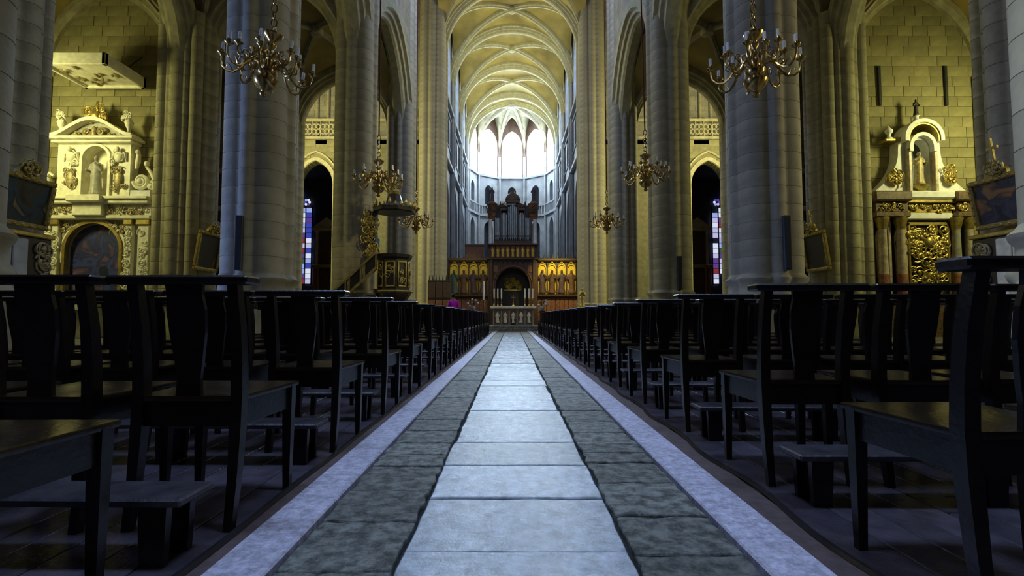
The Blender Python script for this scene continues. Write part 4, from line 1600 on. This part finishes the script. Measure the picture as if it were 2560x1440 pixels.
for sg, x0, x1 in ((-1, -1.92, -.55), (1, 1.05, 1.95)):
    x0 = max(x0, -1.78)
    e = MB().cbox(x0, x1, -.44, .3, 4.16, 4.34, .03).cbox(x0 + .06, x1 - .04, -.36, .3, 4.34, 4.70, .02).cbox(x0 - .05, x1 + .03, -.52, .3, 4.70, 5.06, .05).build('dark_entablature', 'brownm', B)
    scrollwork(MB(), x0 + .12, x1 - .1, 4.42, 4.62, 9, 31 + sg, .024, -.38).build('frieze_carving', 'gold', e)


def concave(sg):
    pts = []
    for i in range(13):
        t = i / 12
        pts.append((sg * (1.70 - .95 * (1 - (1 - t) ** 2.2)), 5.06 + 1.55 * t))
    return pts


L0, R0 = concave(-1), concave(1)
for side, pl in ((-1, L0), (1, R0)):
    inner = .52
    poly = [(p[0] + .06, p[1]) for p in pl] + [(side * .72 + .06, 6.95), (side * inner + .06, 6.95), (side * inner + .06, 5.06)]
    wv = MB().prism(poly, 'y', -.12, .3).build('concave_wing', 'white', B)
    MB().cbox(min(side * .45, side * .86) + .06, max(side * .45, side * .86) + .06, -.2, .3, 6.9, 7.06, .03).build('wing_cornice', 'gold', wv)
    mb = MB()
    scroll(mb, (side * .98 + .06, 5.55), .25, 1.6, .06, -side, -.18, PI / 2)
    scrollwork(mb, side * .98 - .2 + .06, side * .98 + .2 + .06, 5.35, 5.95, 10, 50 + side, .03, -.2)
    mb.build('gilt_scroll', 'gold', wv)
for x0, x1 in ((-.46, -.34), (.46, .58)):
    MB().cbox(x0 + .0, x1 + .0, -.3, .1, 5.06, 6.62, .02).build('niche_pilaster', 'pinkm', B)
b = MB()
wall_open(b, (.06, -.14, 0), (1, 0), -.54, .54, 5.06, 7.12, (0, .33, 5.14, 6.62, .36), .42)
b.box(-.48, .6, .28, .32, 5.06, 7.1)
b.build('niche_panel', 'white', B)
MB().prism(arch_poly(.32, 5.14, 6.62, .35), 'y', .24, .27).build('niche_back', 'speaker', B).location = (.06, 0, 0)
arch_band(MB(), .36, 6.5, 6.66, .40, .12, -.34, -.1).build('niche_arch', 'white', B).location = (.06, 0, 0)
arch_band(MB(), .56, 6.85, 6.95, .56, .13, -.42, .2).build('arched_pediment', 'white', B).location = (.06, 0, 0)
arch_band(MB(), .50, 6.85, 6.95, .50, .05, -.38, .2).build('gilt_moulding', 'gold', B).location = (.06, 0, 0)
MB().lathe([(.02, 5.04), (.14, 5.16), (.26, 5.26), (.28, 5.32)], 10, (.06, -.12, 0)).build('statue_corbel', 'gold', B)
MB().lathe([(.16, 0), (.17, .06), (.08, .14), (.07, .22), (.12, .26)], 10, (.02, -.1, 7.58)).build('finial_pedestal', 'white', B)
mb = MB().lathe([(.11, 0), (.12, .05), (.06, .10), (.05, .18), (.12, .26), (.13, .34), (.05, .42), (.01, .5)], 12, (-.98, -.1, 6.98)).build('urn_finial', 'white', B)
MB().cbox(-1.16, -.8, -.2, .2, 6.9, 7.0, .02).build('urn_ledge', 'gold', B)
statue('saint_statue', 'gilt and brown saint statue in the white altarpiece niche', 1.25, 'patina', (14.46, 18.22, 5.31), 5, (.4, .2))
statue('angel_statue', 'small dark angel statue on top of the white altarpiece', .62, 'darkwood', (14.42, 18.2, 7.83), 6, (.6, .1))
for x in (13.42, 15.85):
    o = MB().cbox(x - .05, x + .05, 18.53, 18.62, 8.38, 9.85, .01).build('iron_wall_bar', 'iron')
    tag(o, 'black iron bar on the wall above the white altarpiece, %s of the two' % ('left' if x < 14 else 'right'), 'iron bar')

# ---- paintings leaning from the piers --------------------------------------------


def painting(label, loc, wdt, hgt, rotz, lean, mat, crest=True, fw=.11, cross=False):
    t = thing('framed_painting', label, 'painting', loc)
    t.rotation_euler = (Matrix.Rotation(rotz, 4, 'Z') @ Matrix.Rotation(lean, 4, 'X')).to_euler()
    MB().cbox(-wdt / 2 + .02, wdt / 2 - .02, .0, .03, .02, hgt - .02, .004).build('canvas', mat, t)
    for x0, x1, z0, z1 in ((-wdt / 2, wdt / 2, 0, fw), (-wdt / 2, wdt / 2, hgt - fw, hgt), (-wdt / 2, -wdt / 2 + fw, fw, hgt - fw), (wdt / 2 - fw, wdt / 2, fw, hgt - fw)):
        f = MB().cbox(x0, x1, -.06, .05, z0, z1, .025).build('frame_bar', 'gold', t)
        mb = MB()
        nn = max(3, int(max(x1 - x0, z1 - z0) / .16))
        for i in range(nn):
            u = (i + .5) / nn
            if x1 - x0 > z1 - z0:
                mb.ball((x0 + (x1 - x0) * u, -.06, (z0 + z1) / 2), .05, .02, .03, 8, 4)
            else:
                mb.ball(((x0 + x1) / 2, -.06, z0 + (z1 - z0) * u), .03, .02, .05, 8, 4)
        mb.build('frame_carving', 'gold', f)
    if crest:
        k = min(wdt, 1.3)
        mb = MB().prism([(20 * k / 100 * math.cos(PI * i / 10), hgt - .02 + .20 * k * math.sin(PI * i / 10)) for i in range(11)], 'y', -.05, .03)
        scrollwork(mb, -.17 * k, .17 * k, hgt + .03, hgt + .2 * k, 8, int(loc[1] * 10), .025, -.06)
        cr = mb.build('crest', 'gold', t)
        if cross:
            MB().box(-.018, .018, -.02, .02, hgt + .22 * k, hgt + .60 * k).box(-.12, .12, -.02, .02, hgt + .42 * k, hgt + .46 * k).build('cross', 'gold', cr)
    return t


painting('large gilt-framed dark painting leaning from the left pier', (-10.26, 10.66, 2.58), 1.42, 1.08, PI / 2, .16, 'art2')
painting('large gilt-framed sunset painting with crest and cross, right pier', (10.26, 10.66, 2.58), 1.42, 1.08, -PI / 2, .16, 'art3', True, .11, True)
painting('small gilt-framed dark painting on the left pier behind the pillar', (-10.52, 17.75, 2.25), 1.35, 1.35, PI / 2, .14, 'art4', True, .12)
painting('small gilt-framed dark painting with crest, on the right pier', (10.52, 17.75, 2.25), 1.35, 1.35, -PI / 2, .14, 'art4', True, .12, True)

# ---- confessionals below the large paintings ---------------------------------------
for s in (-1, 1):
    t = thing('confessional', '%s confessional with pale upright panels below the large painting' % ('grey' if s < 0 else 'cream'), 'confessional', (s * 10.37, 10.85, 0), -s * PI / 2)
    MB().cbox(-.66, .66, -.13, .16, 0, 2.40, .02).build('cabinet', 'darkwood', t)
    MB().cbox(-.70, .70, -.18, .16, 2.40, 2.50, .02).build('cornice', 'gold', t)
    for x in (-.46, -.10):
        x *= -s
        MB().cbox(x - .165, x + .165, -.17, -.12, .2, 2.34, .015).build('panel', 'pewter' if s < 0 else 'cream', t)  # same panels: right pair coloured paler as if lit, left pair greyer
    mb = scrollwork(MB(), (.28 if s < 0 else -.56), (.56 if s < 0 else -.28), .4, 2.2, 30, 77, .034, -.14)
    mb.build('gilt_carving', 'patina', t)

# ---- dim retables in the farther chapels --------------------------------------------
for s in (-1, 1):
    t = thing('dim_retable', 'dim gilt retable in the dark chapel behind the %s pillar' % SIDE[s], 'altarpiece', (s * 14.7, 26.0, 0))
    MB().box(-1.6, 1.6, .0, .28, 0, 7.9).build('back_panel', 'oak', t)
    for z in (4.2, 6.0, 7.9):
        MB().cbox(-1.75, 1.75, -.3, .28, z, z + .2, .04).build('cornice', 'pinkm', t)
    arch_band(MB(), .85, 1.2, 3.0, .8, .12, -.14, .02).build('arched_frame', 'gold', t)
    MB().prism(arch_poly(.85, 1.2, 3.0, .8), 'y', -.03, .0).build('painting', 'art4', t)
    for x in (-1.3, 1.3):
        MB().lathe([(.16, 1.0), (.13, 1.2), (.12, 4.0), (.18, 4.2)], 12, (x, -.16, 0)).build('column', 'pinkm', t)
    MB().lathe([(.16, 4.4), (.1, 4.55), (.07, 4.8), (.22, 5.15), (.24, 5.4), (.1, 5.5)], 12, (-.2, -.12, 0)).build('urn', 'cream', t)
    arch_band(MB(), 1.1, 8.0, 8.1, .9, .12, -.2, .1).build('arched_pediment', 'gold', t)

# ---- column loudspeakers on the pillars ------------------------------------------------
for lab, x, y, z0, z1, a in (('left pillar nearest the camera', -5.66, 10.72, 1.66, 2.80, 0.1), ('right pillar nearest the camera', 5.70, 10.72, 1.66, 2.80, -.05), ('second right pillar', 5.70, 17.62, 1.6, 2.75, 0)):
    t = thing('column_loudspeaker', 'slim dark column loudspeaker on the %s' % lab, 'loudspeaker', (x, y, z0), a)
    MB().cbox(-.075, .075, -.06, .08, 0, z1 - z0, .01).build('casing', 'speaker', t)
    MB().cbox(-.055, .055, -.075, -.055, .03, z1 - z0 - .03, .006).build('grille', 'speakerf', t)
    MB().box(-.03, .03, .06, .2, .2, .28).build('bracket', 'iron', t)

# ---- pulpit with stair -------------------------------------------------------------------
t = thing('pulpit', 'carved dark oak and gilt pulpit with stair and sounding board', 'pulpit', (-4.05, 17.75, 0))


def octo(r, z, k=0.0):
    return [(r * math.cos(PI / 8 + i * PI / 4), r * math.sin(PI / 8 + i * PI / 4), z) for i in range(8)]


MB().loft([octo(.12, .5), octo(.16, .9), octo(.20, 1.0), octo(.45, 1.25), octo(.58, 1.42), octo(.60, 1.50)], True, False).build('corbel', 'oak', t)
body = MB().loft([octo(.60, 1.48), octo(.56, 1.55), octo(.54, 1.62), octo(.54, 2.62), octo(.62, 2.70), octo(.64, 2.80)], True, False).build('pulpit_body', 'darkwood', t)
for i in range(8):
    a = i * PI / 4
    o = MB()
    for x0, x1, z0, z1 in ((-.16, .16, 1.68, 1.74), (-.16, .16, 2.50, 2.56), (-.17, -.12, 1.68, 2.56), (.12, .17, 1.68, 2.56)):
        o.cbox(x0, x1, -.03, .0, z0, z1, .008)
    scrollwork(o, -.08, .08, 1.85, 2.4, 5, i, .022, -.01)
    o.build('gilt_panel_frame', 'gold', body, (.505 * math.cos(a), .505 * math.sin(a), 0), (0, 0, a + PI / 2))
MB().loft([octo(.66, 1.50), octo(.68, 1.54), octo(.66, 1.58)], True, False).build('gilt_band', 'gold', t)
can = MB().loft([octo(.66, 4.25), octo(.72, 4.28), octo(.72, 4.40), octo(.62, 4.46), octo(.30, 4.6), octo(.2, 4.9)], True, False).build('sounding_board', 'darkwood', t)
mb = MB()
for i in range(24):
    a = 2 * PI * i / 24
    mb.ball((.70 * math.cos(a), .70 * math.sin(a), 4.46 + (.07 if i % 3 == 0 else 0)), .05, .05, .08 + (.06 if i % 3 == 0 else 0), 7, 4)
mb.build('gilt_cresting', 'gold', can)
mb = MB().lathe([(.16, 4.85), (.2, 5.0), (.1, 5.1), (.14, 5.25), (.05, 5.4), (.09, 5.5), (.02, 5.65)], 12)
scrollwork(mb, -.2, .2, 4.9, 5.4, 8, 12, .035, 0)
mb.build('gilt_finial', 'gold', can)
bb = MB().cbox(-.86, -.62, -.16, .25, 2.6, 4.3, .03).build('backboard', 'darkwood', t)
mb = scrollwork(MB(), -.92, -.58, 2.75, 4.25, 34, 55, .030, -.2)
mb.build('gilt_carving', 'gold', bb)
MB().cbox(-.60, -.46, -.20, -.12, 2.72, 3.35, .01).build('blue_panel', 'bluepanel', bb)
# stair: parapet sloping down to the left
st = MB()
st.prism([(-1.95, .85), (-.45, 2.28), (-.45, 2.40), (-1.95, .97)], 'y', -.55, -.42)
st.prism([(-1.95, 1.42), (-.45, 2.80), (-.45, 2.90), (-1.95, 1.50)], 'y', -.57, -.40)
stair = st.build('stair_rail', 'gold', t)
for k in range(3):
    x0, x1 = -1.88 + k * .5, -1.45 + k * .5

    def zz(x, lo):
        return (.97 + (x + 1.95) * .953) if lo else (1.42 + (x + 1.95) * .92)
    MB().prism([(x0, zz(x0, 1)), (x1, zz(x1, 1)), (x1, zz(x1, 0)), (x0, zz(x0, 0))], 'y', -.50, -.46).build('stair_panel', 'darkwood', stair)
    for xa, xb in ((x0, x0 + .05), (x1 - .05, x1)):
        MB().prism([(xa, zz(xa, 1)), (xb, zz(xb, 1)), (xb, zz(xb, 0)), (xa, zz(xa, 0))], 'y', -.55, -.44).build('stair_baluster', 'gold', stair)
for k in range(9):
    MB().cbox(-2.35 + k * .22, -2.10 + k * .22, -.45, .15, .1 + k * .19 - .04, .1 + k * .19, .01).build('stair_tread', 'oak', t)
MB().prism([(-2.3, 0), (-.5, 1.5), (-.5, 1.35), (-2.0, 0)], 'y', -.44, -.38).build('stair_string', 'oak', t)

# ---- high altar in front of the choir -------------------------------------------------------
o = thing('altar_step', 'wide low stone step carrying the altar', 'step', (0.05, 25.6, 0))
MB().cbox(-2.6, 2.6, -1.1, 1.2, -.02, .15, .02).build('lower_tread', 'slab2', o)
MB().cbox(-2.0, 2.0, -.8, 1.1, .15, .27, .02).build('upper_tread', 'slab2', o)
t = thing('high_altar', 'pale stone altar with carved front at the end of the aisle', 'altar', (0.06, 25.5, .27))
MB().cbox(-.98, .98, -.38, .38, 0, .80, .02).build('altar_block', 'grey', t)
MB().cbox(-1.12, 1.12, -.46, .46, .80, .93, .02).build('altar_slab', 'cream', t)
for k in range(5):
    x = -.76 + k * .38
    f = MB().cbox(x - .16, x + .16, -.41, -.38, .08, .74, .01).build('front_panel', 'brownm', t)
    mb = statue_mesh(.52, 'cream', k + 3)
    m2 = MB().add([(x + vx, -.42 + vy * .5, .12 + vz) for vx, vy, vz in mb.v], mb.f, True)
    m2.build('carved_figure', 'cream', f)
MB().cbox(-.12, .12, -.44, -.38, .02, .30, .01).build('dark_plaque', 'darkwood', t)
for k, x in enumerate((-.94, -.76, -.58, .58, .78, .96)):
    c = thing('altar_candlestick', 'tall candlestick on the altar, %s from the left' % ['leftmost', 'second', 'third', 'fourth', 'fifth', 'sixth and last'][k], 'candlestick', (0.06 + x, 25.6, 1.20), 0, 'candlesticks on the altar')
    MB().lathe([(.07, 0), (.07, .02), (.03, .05), (.02, .14), (.035, .18), (.02, .22), (.02, .36), (.06, .40), (.06, .41)], 12).build('stick', 'brass', c)
    MB().lathe([(.032, .41), (.032, .86), (.01, .875)], 10).build('candle', 'candle', c)
c = thing('altar_crucifix', 'small gilt crucifix standing in the middle of the altar', 'crucifix', (0.06, 25.62, 1.20))
MB().lathe([(.08, 0), (.07, .03), (.02, .08), (.015, .2)], 10).build('foot', 'gold', c)
MB().box(-.015, .015, -.012, .012, .18, .56).box(-.11, .11, -.012, .012, .42, .45).build('cross', 'gold', c)
c = thing('paschal_candle', 'thick tall white candle on a stand left of the altar', 'candle', (-1.38, 25.4, 0.27))
MB().lathe([(.16, 0), (.14, .05), (.04, .12), (.035, 1.1), (.10, 1.2), (.10, 1.23)], 14).build('stand', 'brass', c)
MB().lathe([(.05, 1.23), (.05, 2.12), (.015, 2.16)], 12).build('candle', 'candle', c)
for lab, x, sd in (('left', -1.85, 1), ('right', 1.42, 2)):
    c = thing('flower_arrangement', 'white flowers with green leaves on a stand %s of the altar' % lab, 'flowers', (x, 24.66, 0.15))
    MB().lathe([(.14, 0), (.14, .04), (.05, .1), (.05, .72), (.15, .78), (.15, .82)], 12).build('stand', 'iron', c)
    MB().lathe([(.06, .82), (.11, .9), (.12, 1.0), (.09, 1.05)], 12).build('vase', 'pewter', c)
    rr = random.Random(sd)
    for k in range(14):
        a, l = rr.random() * 6.28, rr.uniform(.12, .26)
        p = (math.cos(a) * l, math.sin(a) * l, 1.02 + rr.uniform(.02, .34))
        if k % 2:
            MB().ball(p, .055, .055, .05, 8, 5).build('flower', 'petal', c)
        else:
            MB().loft([[(0, 0, 1.0), (.01, .01, 1.0), (.0, .01, 1.0)], [(p[0] * .6 - .03, p[1] * .6, p[2]), (p[0] * .6 + .03, p[1] * .6 + .02, p[2]), (p[0] * .6, p[1] * .6 + .03, p[2] + .01)], [(p[0] * 1.2, p[1] * 1.2, p[2] + .02), (p[0] * 1.2 + .005, p[1] * 1.2, p[2] + .02), (p[0] * 1.2, p[1] * 1.2 + .005, p[2] + .02)]], True, True).build('leaf', 'leaf', c)

# ---- choir screen ---------------------------------------------------------------------------
YS = 39.5
scr = thing('choir_screen', 'carved oak choir screen with gilt statue niches and central arch', 'choir screen', (0.06, YS, 0))
for s in (-1, 1):
    x0, x1 = 1.88, 4.95
    xa, xb = min(s * x0, s * x1), max(s * x0, s * x1)
    w_ = MB().box(xa, xb, .25, .6, 0, 5.1).build('wing_wall', 'oak', scr)
    MB().cbox(xa, xb, -.05, .3, 0, .25, .03).build('plinth', 'oak', w_)
    MB().cbox(xa, xb, -.12, .3, 2.18, 2.36, .03).build('niche_sill', 'oak', w_)
    MB().cbox(xa, xb, -.15, .3, 4.92, 5.12, .04).build('cornice', 'oak', w_)
    for k in range(9):
        x = xa + (k + .5) * (xb - xa) / 9
        MB().cbox(x - .15, x + .15, .19, .26, .35, 2.08, .015).build('dado_panel', 'redoak', w_)
        MB().lathe([(.06, 5.12), (.05, 5.2), (.02, 5.38), (.005, 5.5)], 6, (x, .1, 0)).build('cresting_pinnacle', 'oak', w_)
    MB().cbox(xa + .1, xb - .1, .1, .27, 4.86, 4.93, .01).build('gilt_band', 'gold', w_)
    for k in range(4):
        x = s * (2.26 + k * .735)
        nc = MB().prism([(x + p[0], p[1]) for p in arch_poly(.29, 2.38, 4.35, .38)], 'y', .22, .26).build('gilt_niche', 'gilt', w_)
        mb = MB()
        arch_band(mb, .28, 2.38, 4.25, .36, .05, .08, .24)
        nb = mb.build('niche_frame', 'gilt', nc)
        nb.location = (x, 0, 0)
        mb = MB().tube([(x - .3, .1, 4.5), (x - .1, .1, 4.75), (x, .1, 4.95)], [.03, .03, .02], 5).tube([(x + .3, .1, 4.5), (x + .1, .1, 4.75), (x, .1, 4.95)], [.03, .03, .02], 5)
        mb.ball((x, .1, 4.86), .06, .05, .08, 7, 5)
        mb.build('gable_tracery', 'gilt', nc)
        for q in (-1, 1):
            MB().cbox(x + q * .35 - .03, x + q * .35 + .03, -.0, .25, 2.38, 4.8, .015).build('niche_shaft', 'oak', nc)
        MB().lathe([(.03, 2.30), (.15, 2.38), (.21, 2.45)], 8, (x, -.02, 0)).build('statue_bracket', 'gold', nc)
        idx = k if s > 0 else 3 - k
        statue('saint_statue', 'painted wooden saint in the choir screen, %s niche of the %s wing' % (['leftmost', 'second', 'third', 'rightmost'][idx], SIDE[s]), 1.78, ['robe', 'robe2', 'robe', 'robe2'][k] if s > 0 else ['robe2', 'robe', 'robe2', 'robe3'][k], (0.06 + x, YS - .02, 2.45), 20 + k + 5 * s, [(.2, .5), (.6, .2), (.3, .3), (.1, .7)][k], 0, False, 'statue', 'saints in the choir screen niches', False).scale = (1.0, .8, 1)
# centre portal
cp = MB()
wall_open(cp, (0, -.1, 0), (1, 0), -1.88, 1.88, 0, 5.0, (0, 1.28, 0, 3.05, 1.36), 1.6)
por = cp.build('portal_wall', 'oak', scr)
arch_band(MB(), 1.28, 0, 3.05, 1.36, .12, -.2, -.05).build('portal_arch', 'oak', por)
arch_band(MB(), 1.45, 2.4, 3.08, 1.40, .07, -.24, -.1).build('portal_hood', 'redoak', por)
for s in (-1, 1):
    MB().cbox(s * 1.62 - .12, s * 1.62 + .12, -.3, 0, 0, 5.0, .03).build('portal_buttress', 'oak', por)
    MB().cbox(s * 1.3 - .18, s * 1.3 + .18, -.16, -.08, 4.05, 4.55, .02).build('red_panel', 'redoak', por)
MB().cbox(-1.3, 1.3, 1.45, 1.55, 0, 4.6, .01).build('portal_back', 'darkwood', por)
mb = scrollwork(MB(), -.55, .55, 2.85, 3.6, 20, 91, .04, 1.42)
mb.cbox(-.7, .7, 1.36, 1.44, 2.66, 2.8, .02)
mb.build('gilt_altar_relief', 'gilt', por)
bal = MB().cbox(-1.95, 1.95, -.35, .5, 4.98, 5.14, .03).cbox(-1.95, 1.95, -.35, .5, 6.08, 6.22, .03).box(-1.9, 1.9, .0, .4, 5.1, 6.1).build('tribune_gallery', 'oak', scr)
for k in range(9):
    x = -1.52 + k * .38
    f = MB().cbox(x - .155, x + .155, -.12, .02, 5.16, 6.06, .015).build('gallery_panel', 'redoak', bal)
    mb = statue_mesh(.72, 'gold', k)
    MB().add([(x + vx * .8, -.16 + vy * .5, 5.22 + vz) for vx, vy, vz in mb.v], mb.f, True).build('gilt_figure', 'gilt', f)
    MB().lathe([(.02, 4.7), (.05, 4.82), (.05, 4.96)], 6, (x, -.28, 0)).build('pendant', 'darkwood', bal)
MB().box(-1.9, 1.9, .3, 2.6, 5.0, 5.12).build('tribune_floor', 'oak', scr)

# ---- organ on the screen -----------------------------------------------------------------------
org = thing('pipe_organ', 'dark oak organ case with tin pipes and domed top', 'organ', (0.06, YS + .9, 6.15))
MB().cbox(-1.5, 1.5, -.05, .9, 0, .45, .03).build('case_base', 'oak', org)
MB().cbox(-1.45, 1.45, .25, .9, .45, 3.3, .03).build('case_back', 'darkwood', org)
def pipes(xc, n, dx, z0, hmax, sag, r):
    for i in range(n):
        u = (i - (n - 1) / 2)
        h = hmax - abs(u) * sag
        y = .08 - .05 * (1 - abs(u) / max(1, n / 2))
        p = MB().lathe([(.2 * r, z0), (r, z0 + .28), (r, z0 + h), (r * .9, z0 + h)], 10, (xc + u * dx, y, 0)).build('organ_pipe', 'pipe', org)
        MB().cbox(xc + u * dx - r * .5, xc + u * dx + r * .5, y - r - .012, y - r + .02, z0 + .30, z0 + .42, .005).build('pipe_mouth', 'darkwood', p)
pipes(0, 5, .155, .45, 2.85, .10, .072)
for s in (-1, 1):
    pipes(s * .68, 4, .125, .45, 2.25, .12, .056)
    pipes(s * 1.18, 4, .115, .45, 1.75, -.05, .05)
for x, wv in ((-.43, .06), (.43, .06), (-.94, .06), (.94, .06), (-1.44, .08), (1.44, .08)):
    MB().cbox(x - wv / 2, x + wv / 2, -.08, .4, .45, 3.45 if abs(x) < .5 else 2.9, .015).build('case_post', 'oak', org)
MB().cbox(-.52, .52, -.2, .6, 3.38, 3.58, .04).build('centre_cornice', 'oak', org)
for s in (-1, 1):
    MB().cbox(min(s * .46, s * 1.0), max(s * .46, s * 1.0), -.12, .6, 2.82, 3.0, .03).build('side_cornice', 'oak', org)
    mb = scrollwork(MB(), s * .75 - .28, s * .75 + .28, 3.0, 3.35, 8, 66 + s, .04, 0)
    mb.build('pierced_carving', 'oak', org)
    MB().lathe([(.09, 0), (.06, .1), (.04, .3), (.07, .42), (.02, .62)], 8, (s * .98, .1, 2.98)).build('pinnacle', 'oak', org)
    tw = MB().loft([[(s * 1.62 + .26 * math.cos(PI * i / 4), .15 + .26 * math.sin(PI * i / 4), z) for i in range(8)] for z in (2.05, 2.2)] + [[(s * 1.62 + .36 * math.cos(PI * i / 4), .15 + .36 * math.sin(PI * i / 4), z) for i in range(8)] for z in (2.4, 3.25)] + [[(s * 1.62 + .42 * math.cos(PI * i / 4), .15 + .42 * math.sin(PI * i / 4), z) for i in range(8)] for z in (3.3, 3.42)] + [[(s * 1.62 + .12 * math.cos(PI * i / 4), .15 + .12 * math.sin(PI * i / 4), 3.6) for i in range(8)]], True, False).build('side_turret', 'redoak', org)
    mb = scrollwork(MB(), s * 1.62 - .3, s * 1.62 + .3, 2.4, 3.3, 12, 33 + s, .04, -.2)
    mb.build('turret_carving', 'oak', tw)
    MB().lathe([(.19, -.35), (.19, -.1), (.15, -.05), (.145, 2.0), (.2, 2.1)], 14, (s * 1.74, -.1, 0)).build('white_column', 'white', org)
    statue('angel_statue', 'angel statue on the %s turret of the organ' % SIDE[s], 1.15, 'robe', (.06 + s * 1.62, YS + 1.05, 9.72), 44 + s, (.5, .5))
mb = MB()
rings = []
for z, r in ((3.58, .56), (3.75, .60), (4.0, .50), (4.2, .32), (4.32, .16), (4.42, .09), (4.5, .10), (4.6, .03)):
    rings.append([(r * math.cos(PI * i / 6), .2 + r * .6 * math.sin(PI * i / 6), z) for i in range(12)])
mb.loft(rings, True, True).build('domed_top', 'oak', org)

# ---- choir stalls seen above the left wing --------------------------------------------------------
t = thing('choir_cabinet', 'red-brown wooden cabinet above the left wing of the choir screen', 'cabinet', (-2.95, 41.0, 0))
MB().cbox(-.72, .72, -.3, .3, 0, 6.25, .03).build('body', 'redoak', t)
MB().cbox(-.78, .78, -.36, .36, 6.2, 6.36, .03).build('cornice', 'oak', t)

# ---- confessional by the far left pillar -------------------------------------------------------------
t = thing('wooden_stall', 'dark wooden stall with red-brown doors beside the yellow left pillar', 'stall', (-4.75, 34.2, 0))
MB().cbox(-.75, .75, -.3, .4, 0, 3.05, .03).build('body', 'darkwood', t)
for k in range(3):
    x = -.48 + k * .48
    MB().cbox(x - .2, x + .2, -.34, -.28, .25, 1.75, .02).build('door', 'redoak', t)
    MB().cbox(x - .2, x + .2, -.34, -.28, 1.9, 2.9, .02).build('dark_panel', 'oak', t)
for k in range(7):
    MB().lathe([(.06, 3.05), (.04, 3.15), (.01, 3.4)], 6, (-.66 + k * .22, -.2, 0)).build('pinnacle', 'darkwood', t)
# ---- gilt statue on a post by the far right pillar
t = thing('statue_pedestal', 'carved stone pedestal beside the yellow right pillar', 'pedestal', (4.35, 32.2, 0))
MB().lathe([(.32, 0), (.32, .2), (.22, .3), (.2, 1.0), (.28, 1.1), (.28, 1.2)], 12).build('shaft', 'cream', t)
statue('madonna_statue', 'gilt madonna statue on a pedestal beside the yellow right pillar', 1.25, 'gold', (4.35, 32.2, 1.2), 71, (.5, .5))

# ---- side altars glimpsed through the transept arches ------------------------------------------------
for s in (-1, 1):
    t = thing('ambulatory_altar', 'dim columned altar seen through the %s transept arch' % SIDE[s], 'altarpiece', (s * 16.3, 45.6, 0))
    MB().box(-.9, .9, .2, .5, 0, 8.2).build('back_panel', 'oak', t)
    MB().cbox(-1.2, 1.2, -.4, .4, 8.2, 8.5, .05).build('cornice', 'pinkm', t)
    MB().prism([(-1.2, 8.5), (1.2, 8.5), (0, 9.4)], 'y', -.3, .3).build('pediment', 'pinkm', t)
    MB().cbox(-1.25, 1.25, -.5, .4, 4.9, 5.2, .05).build('ledge', 'gold', t)
    for x in (-1.0, -.7, .7, 1.0):
        MB().lathe([(.16, 1.0), (.13, 1.2), (.12, 4.7), (.18, 4.9)], 10, (x, -.2, 0)).build('column', 'redm', t)
    for x in (-.85, .85):
        MB().lathe([(.14, 5.2), (.12, 5.4), (.11, 7.9), (.17, 8.2)], 10, (x, -.1, 0)).build('upper_column', 'pinkm', t)

# ---- the visitor in magenta ---------------------------------------------------------------------------


def person():
    t = thing('person', 'distant person in a magenta top standing left of the altar', 'person', (-2.62, 23.3, 0), 0.2)
    V = [(0, 0, .92), (0, .0, 1.12), (0, .01, 1.34), (0, .0, 1.46), (0, .02, 1.55), (0, .03, 1.64),
         (.17, 0, 1.38), (.22, .0, 1.12), (.18, .12, .92), (.17, .16, .85), (-.17, 0, 1.38), (-.22, .0, 1.12), (-.18, .12, .92), (-.17, .16, .85),
         (.09, 0, .84), (.10, .02, .48), (.10, -.02, .08), (.11, .12, .03), (-.09, 0, .84), (-.10, .02, .48), (-.10, -.02, .08), (-.11, .12, .03)]
    E = [(0, 1), (1, 2), (2, 3), (3, 4), (4, 5), (2, 6), (6, 7), (7, 8), (8, 9), (2, 10), (10, 11), (11, 12), (12, 13), (0, 14), (14, 15), (15, 16), (16, 17), (0, 18), (18, 19), (19, 20), (20, 21)]
    R = [.15, .14, .15, .06, .085, .08, .065, .05, .036, .03, .065, .05, .036, .03, .09, .065, .045, .035, .09, .065, .045, .035]

    def skin(name, idx, grow, mat):
        ids = {v: k for k, v in enumerate(idx)}
        me = bpy.data.meshes.new(name)
        me.from_pydata([V[i] for i in idx], [(ids[a], ids[b]) for a, b in E if a in ids and b in ids], [])
        o = put(name, me, t)
        o.modifiers.new('skin', 'SKIN')
        me.skin_vertices.new() if not me.skin_vertices else None
        for k, i in enumerate(idx):
            me.skin_vertices[0].data[k].radius = (R[i] + grow, (R[i] + grow) * .8)
        me.skin_vertices[0].data[0].use_root = True
        sb = o.modifiers.new('sub', 'SUBSURF')
        sb.levels = sb.render_levels = 2
        me.materials.append(M[mat])
        return o
    body = skin('body', list(range(22)), 0, 'skin')
    skin('magenta_top', [0, 1, 2, 6, 7, 8, 10, 11, 12], .022, 'magenta')
    skin('trousers', [0, 14, 15, 16, 18, 19, 20], .018, 'trousers')
    MB().ball((0, .01, 1.64), .10, .105, .12, 12, 8).build('hair', 'hair', t)
    mb = MB()
    mb.ball((0, .115, 1.60), .014, .02, .02, 6, 4)
    mb.build('nose', 'skin', t)


person()
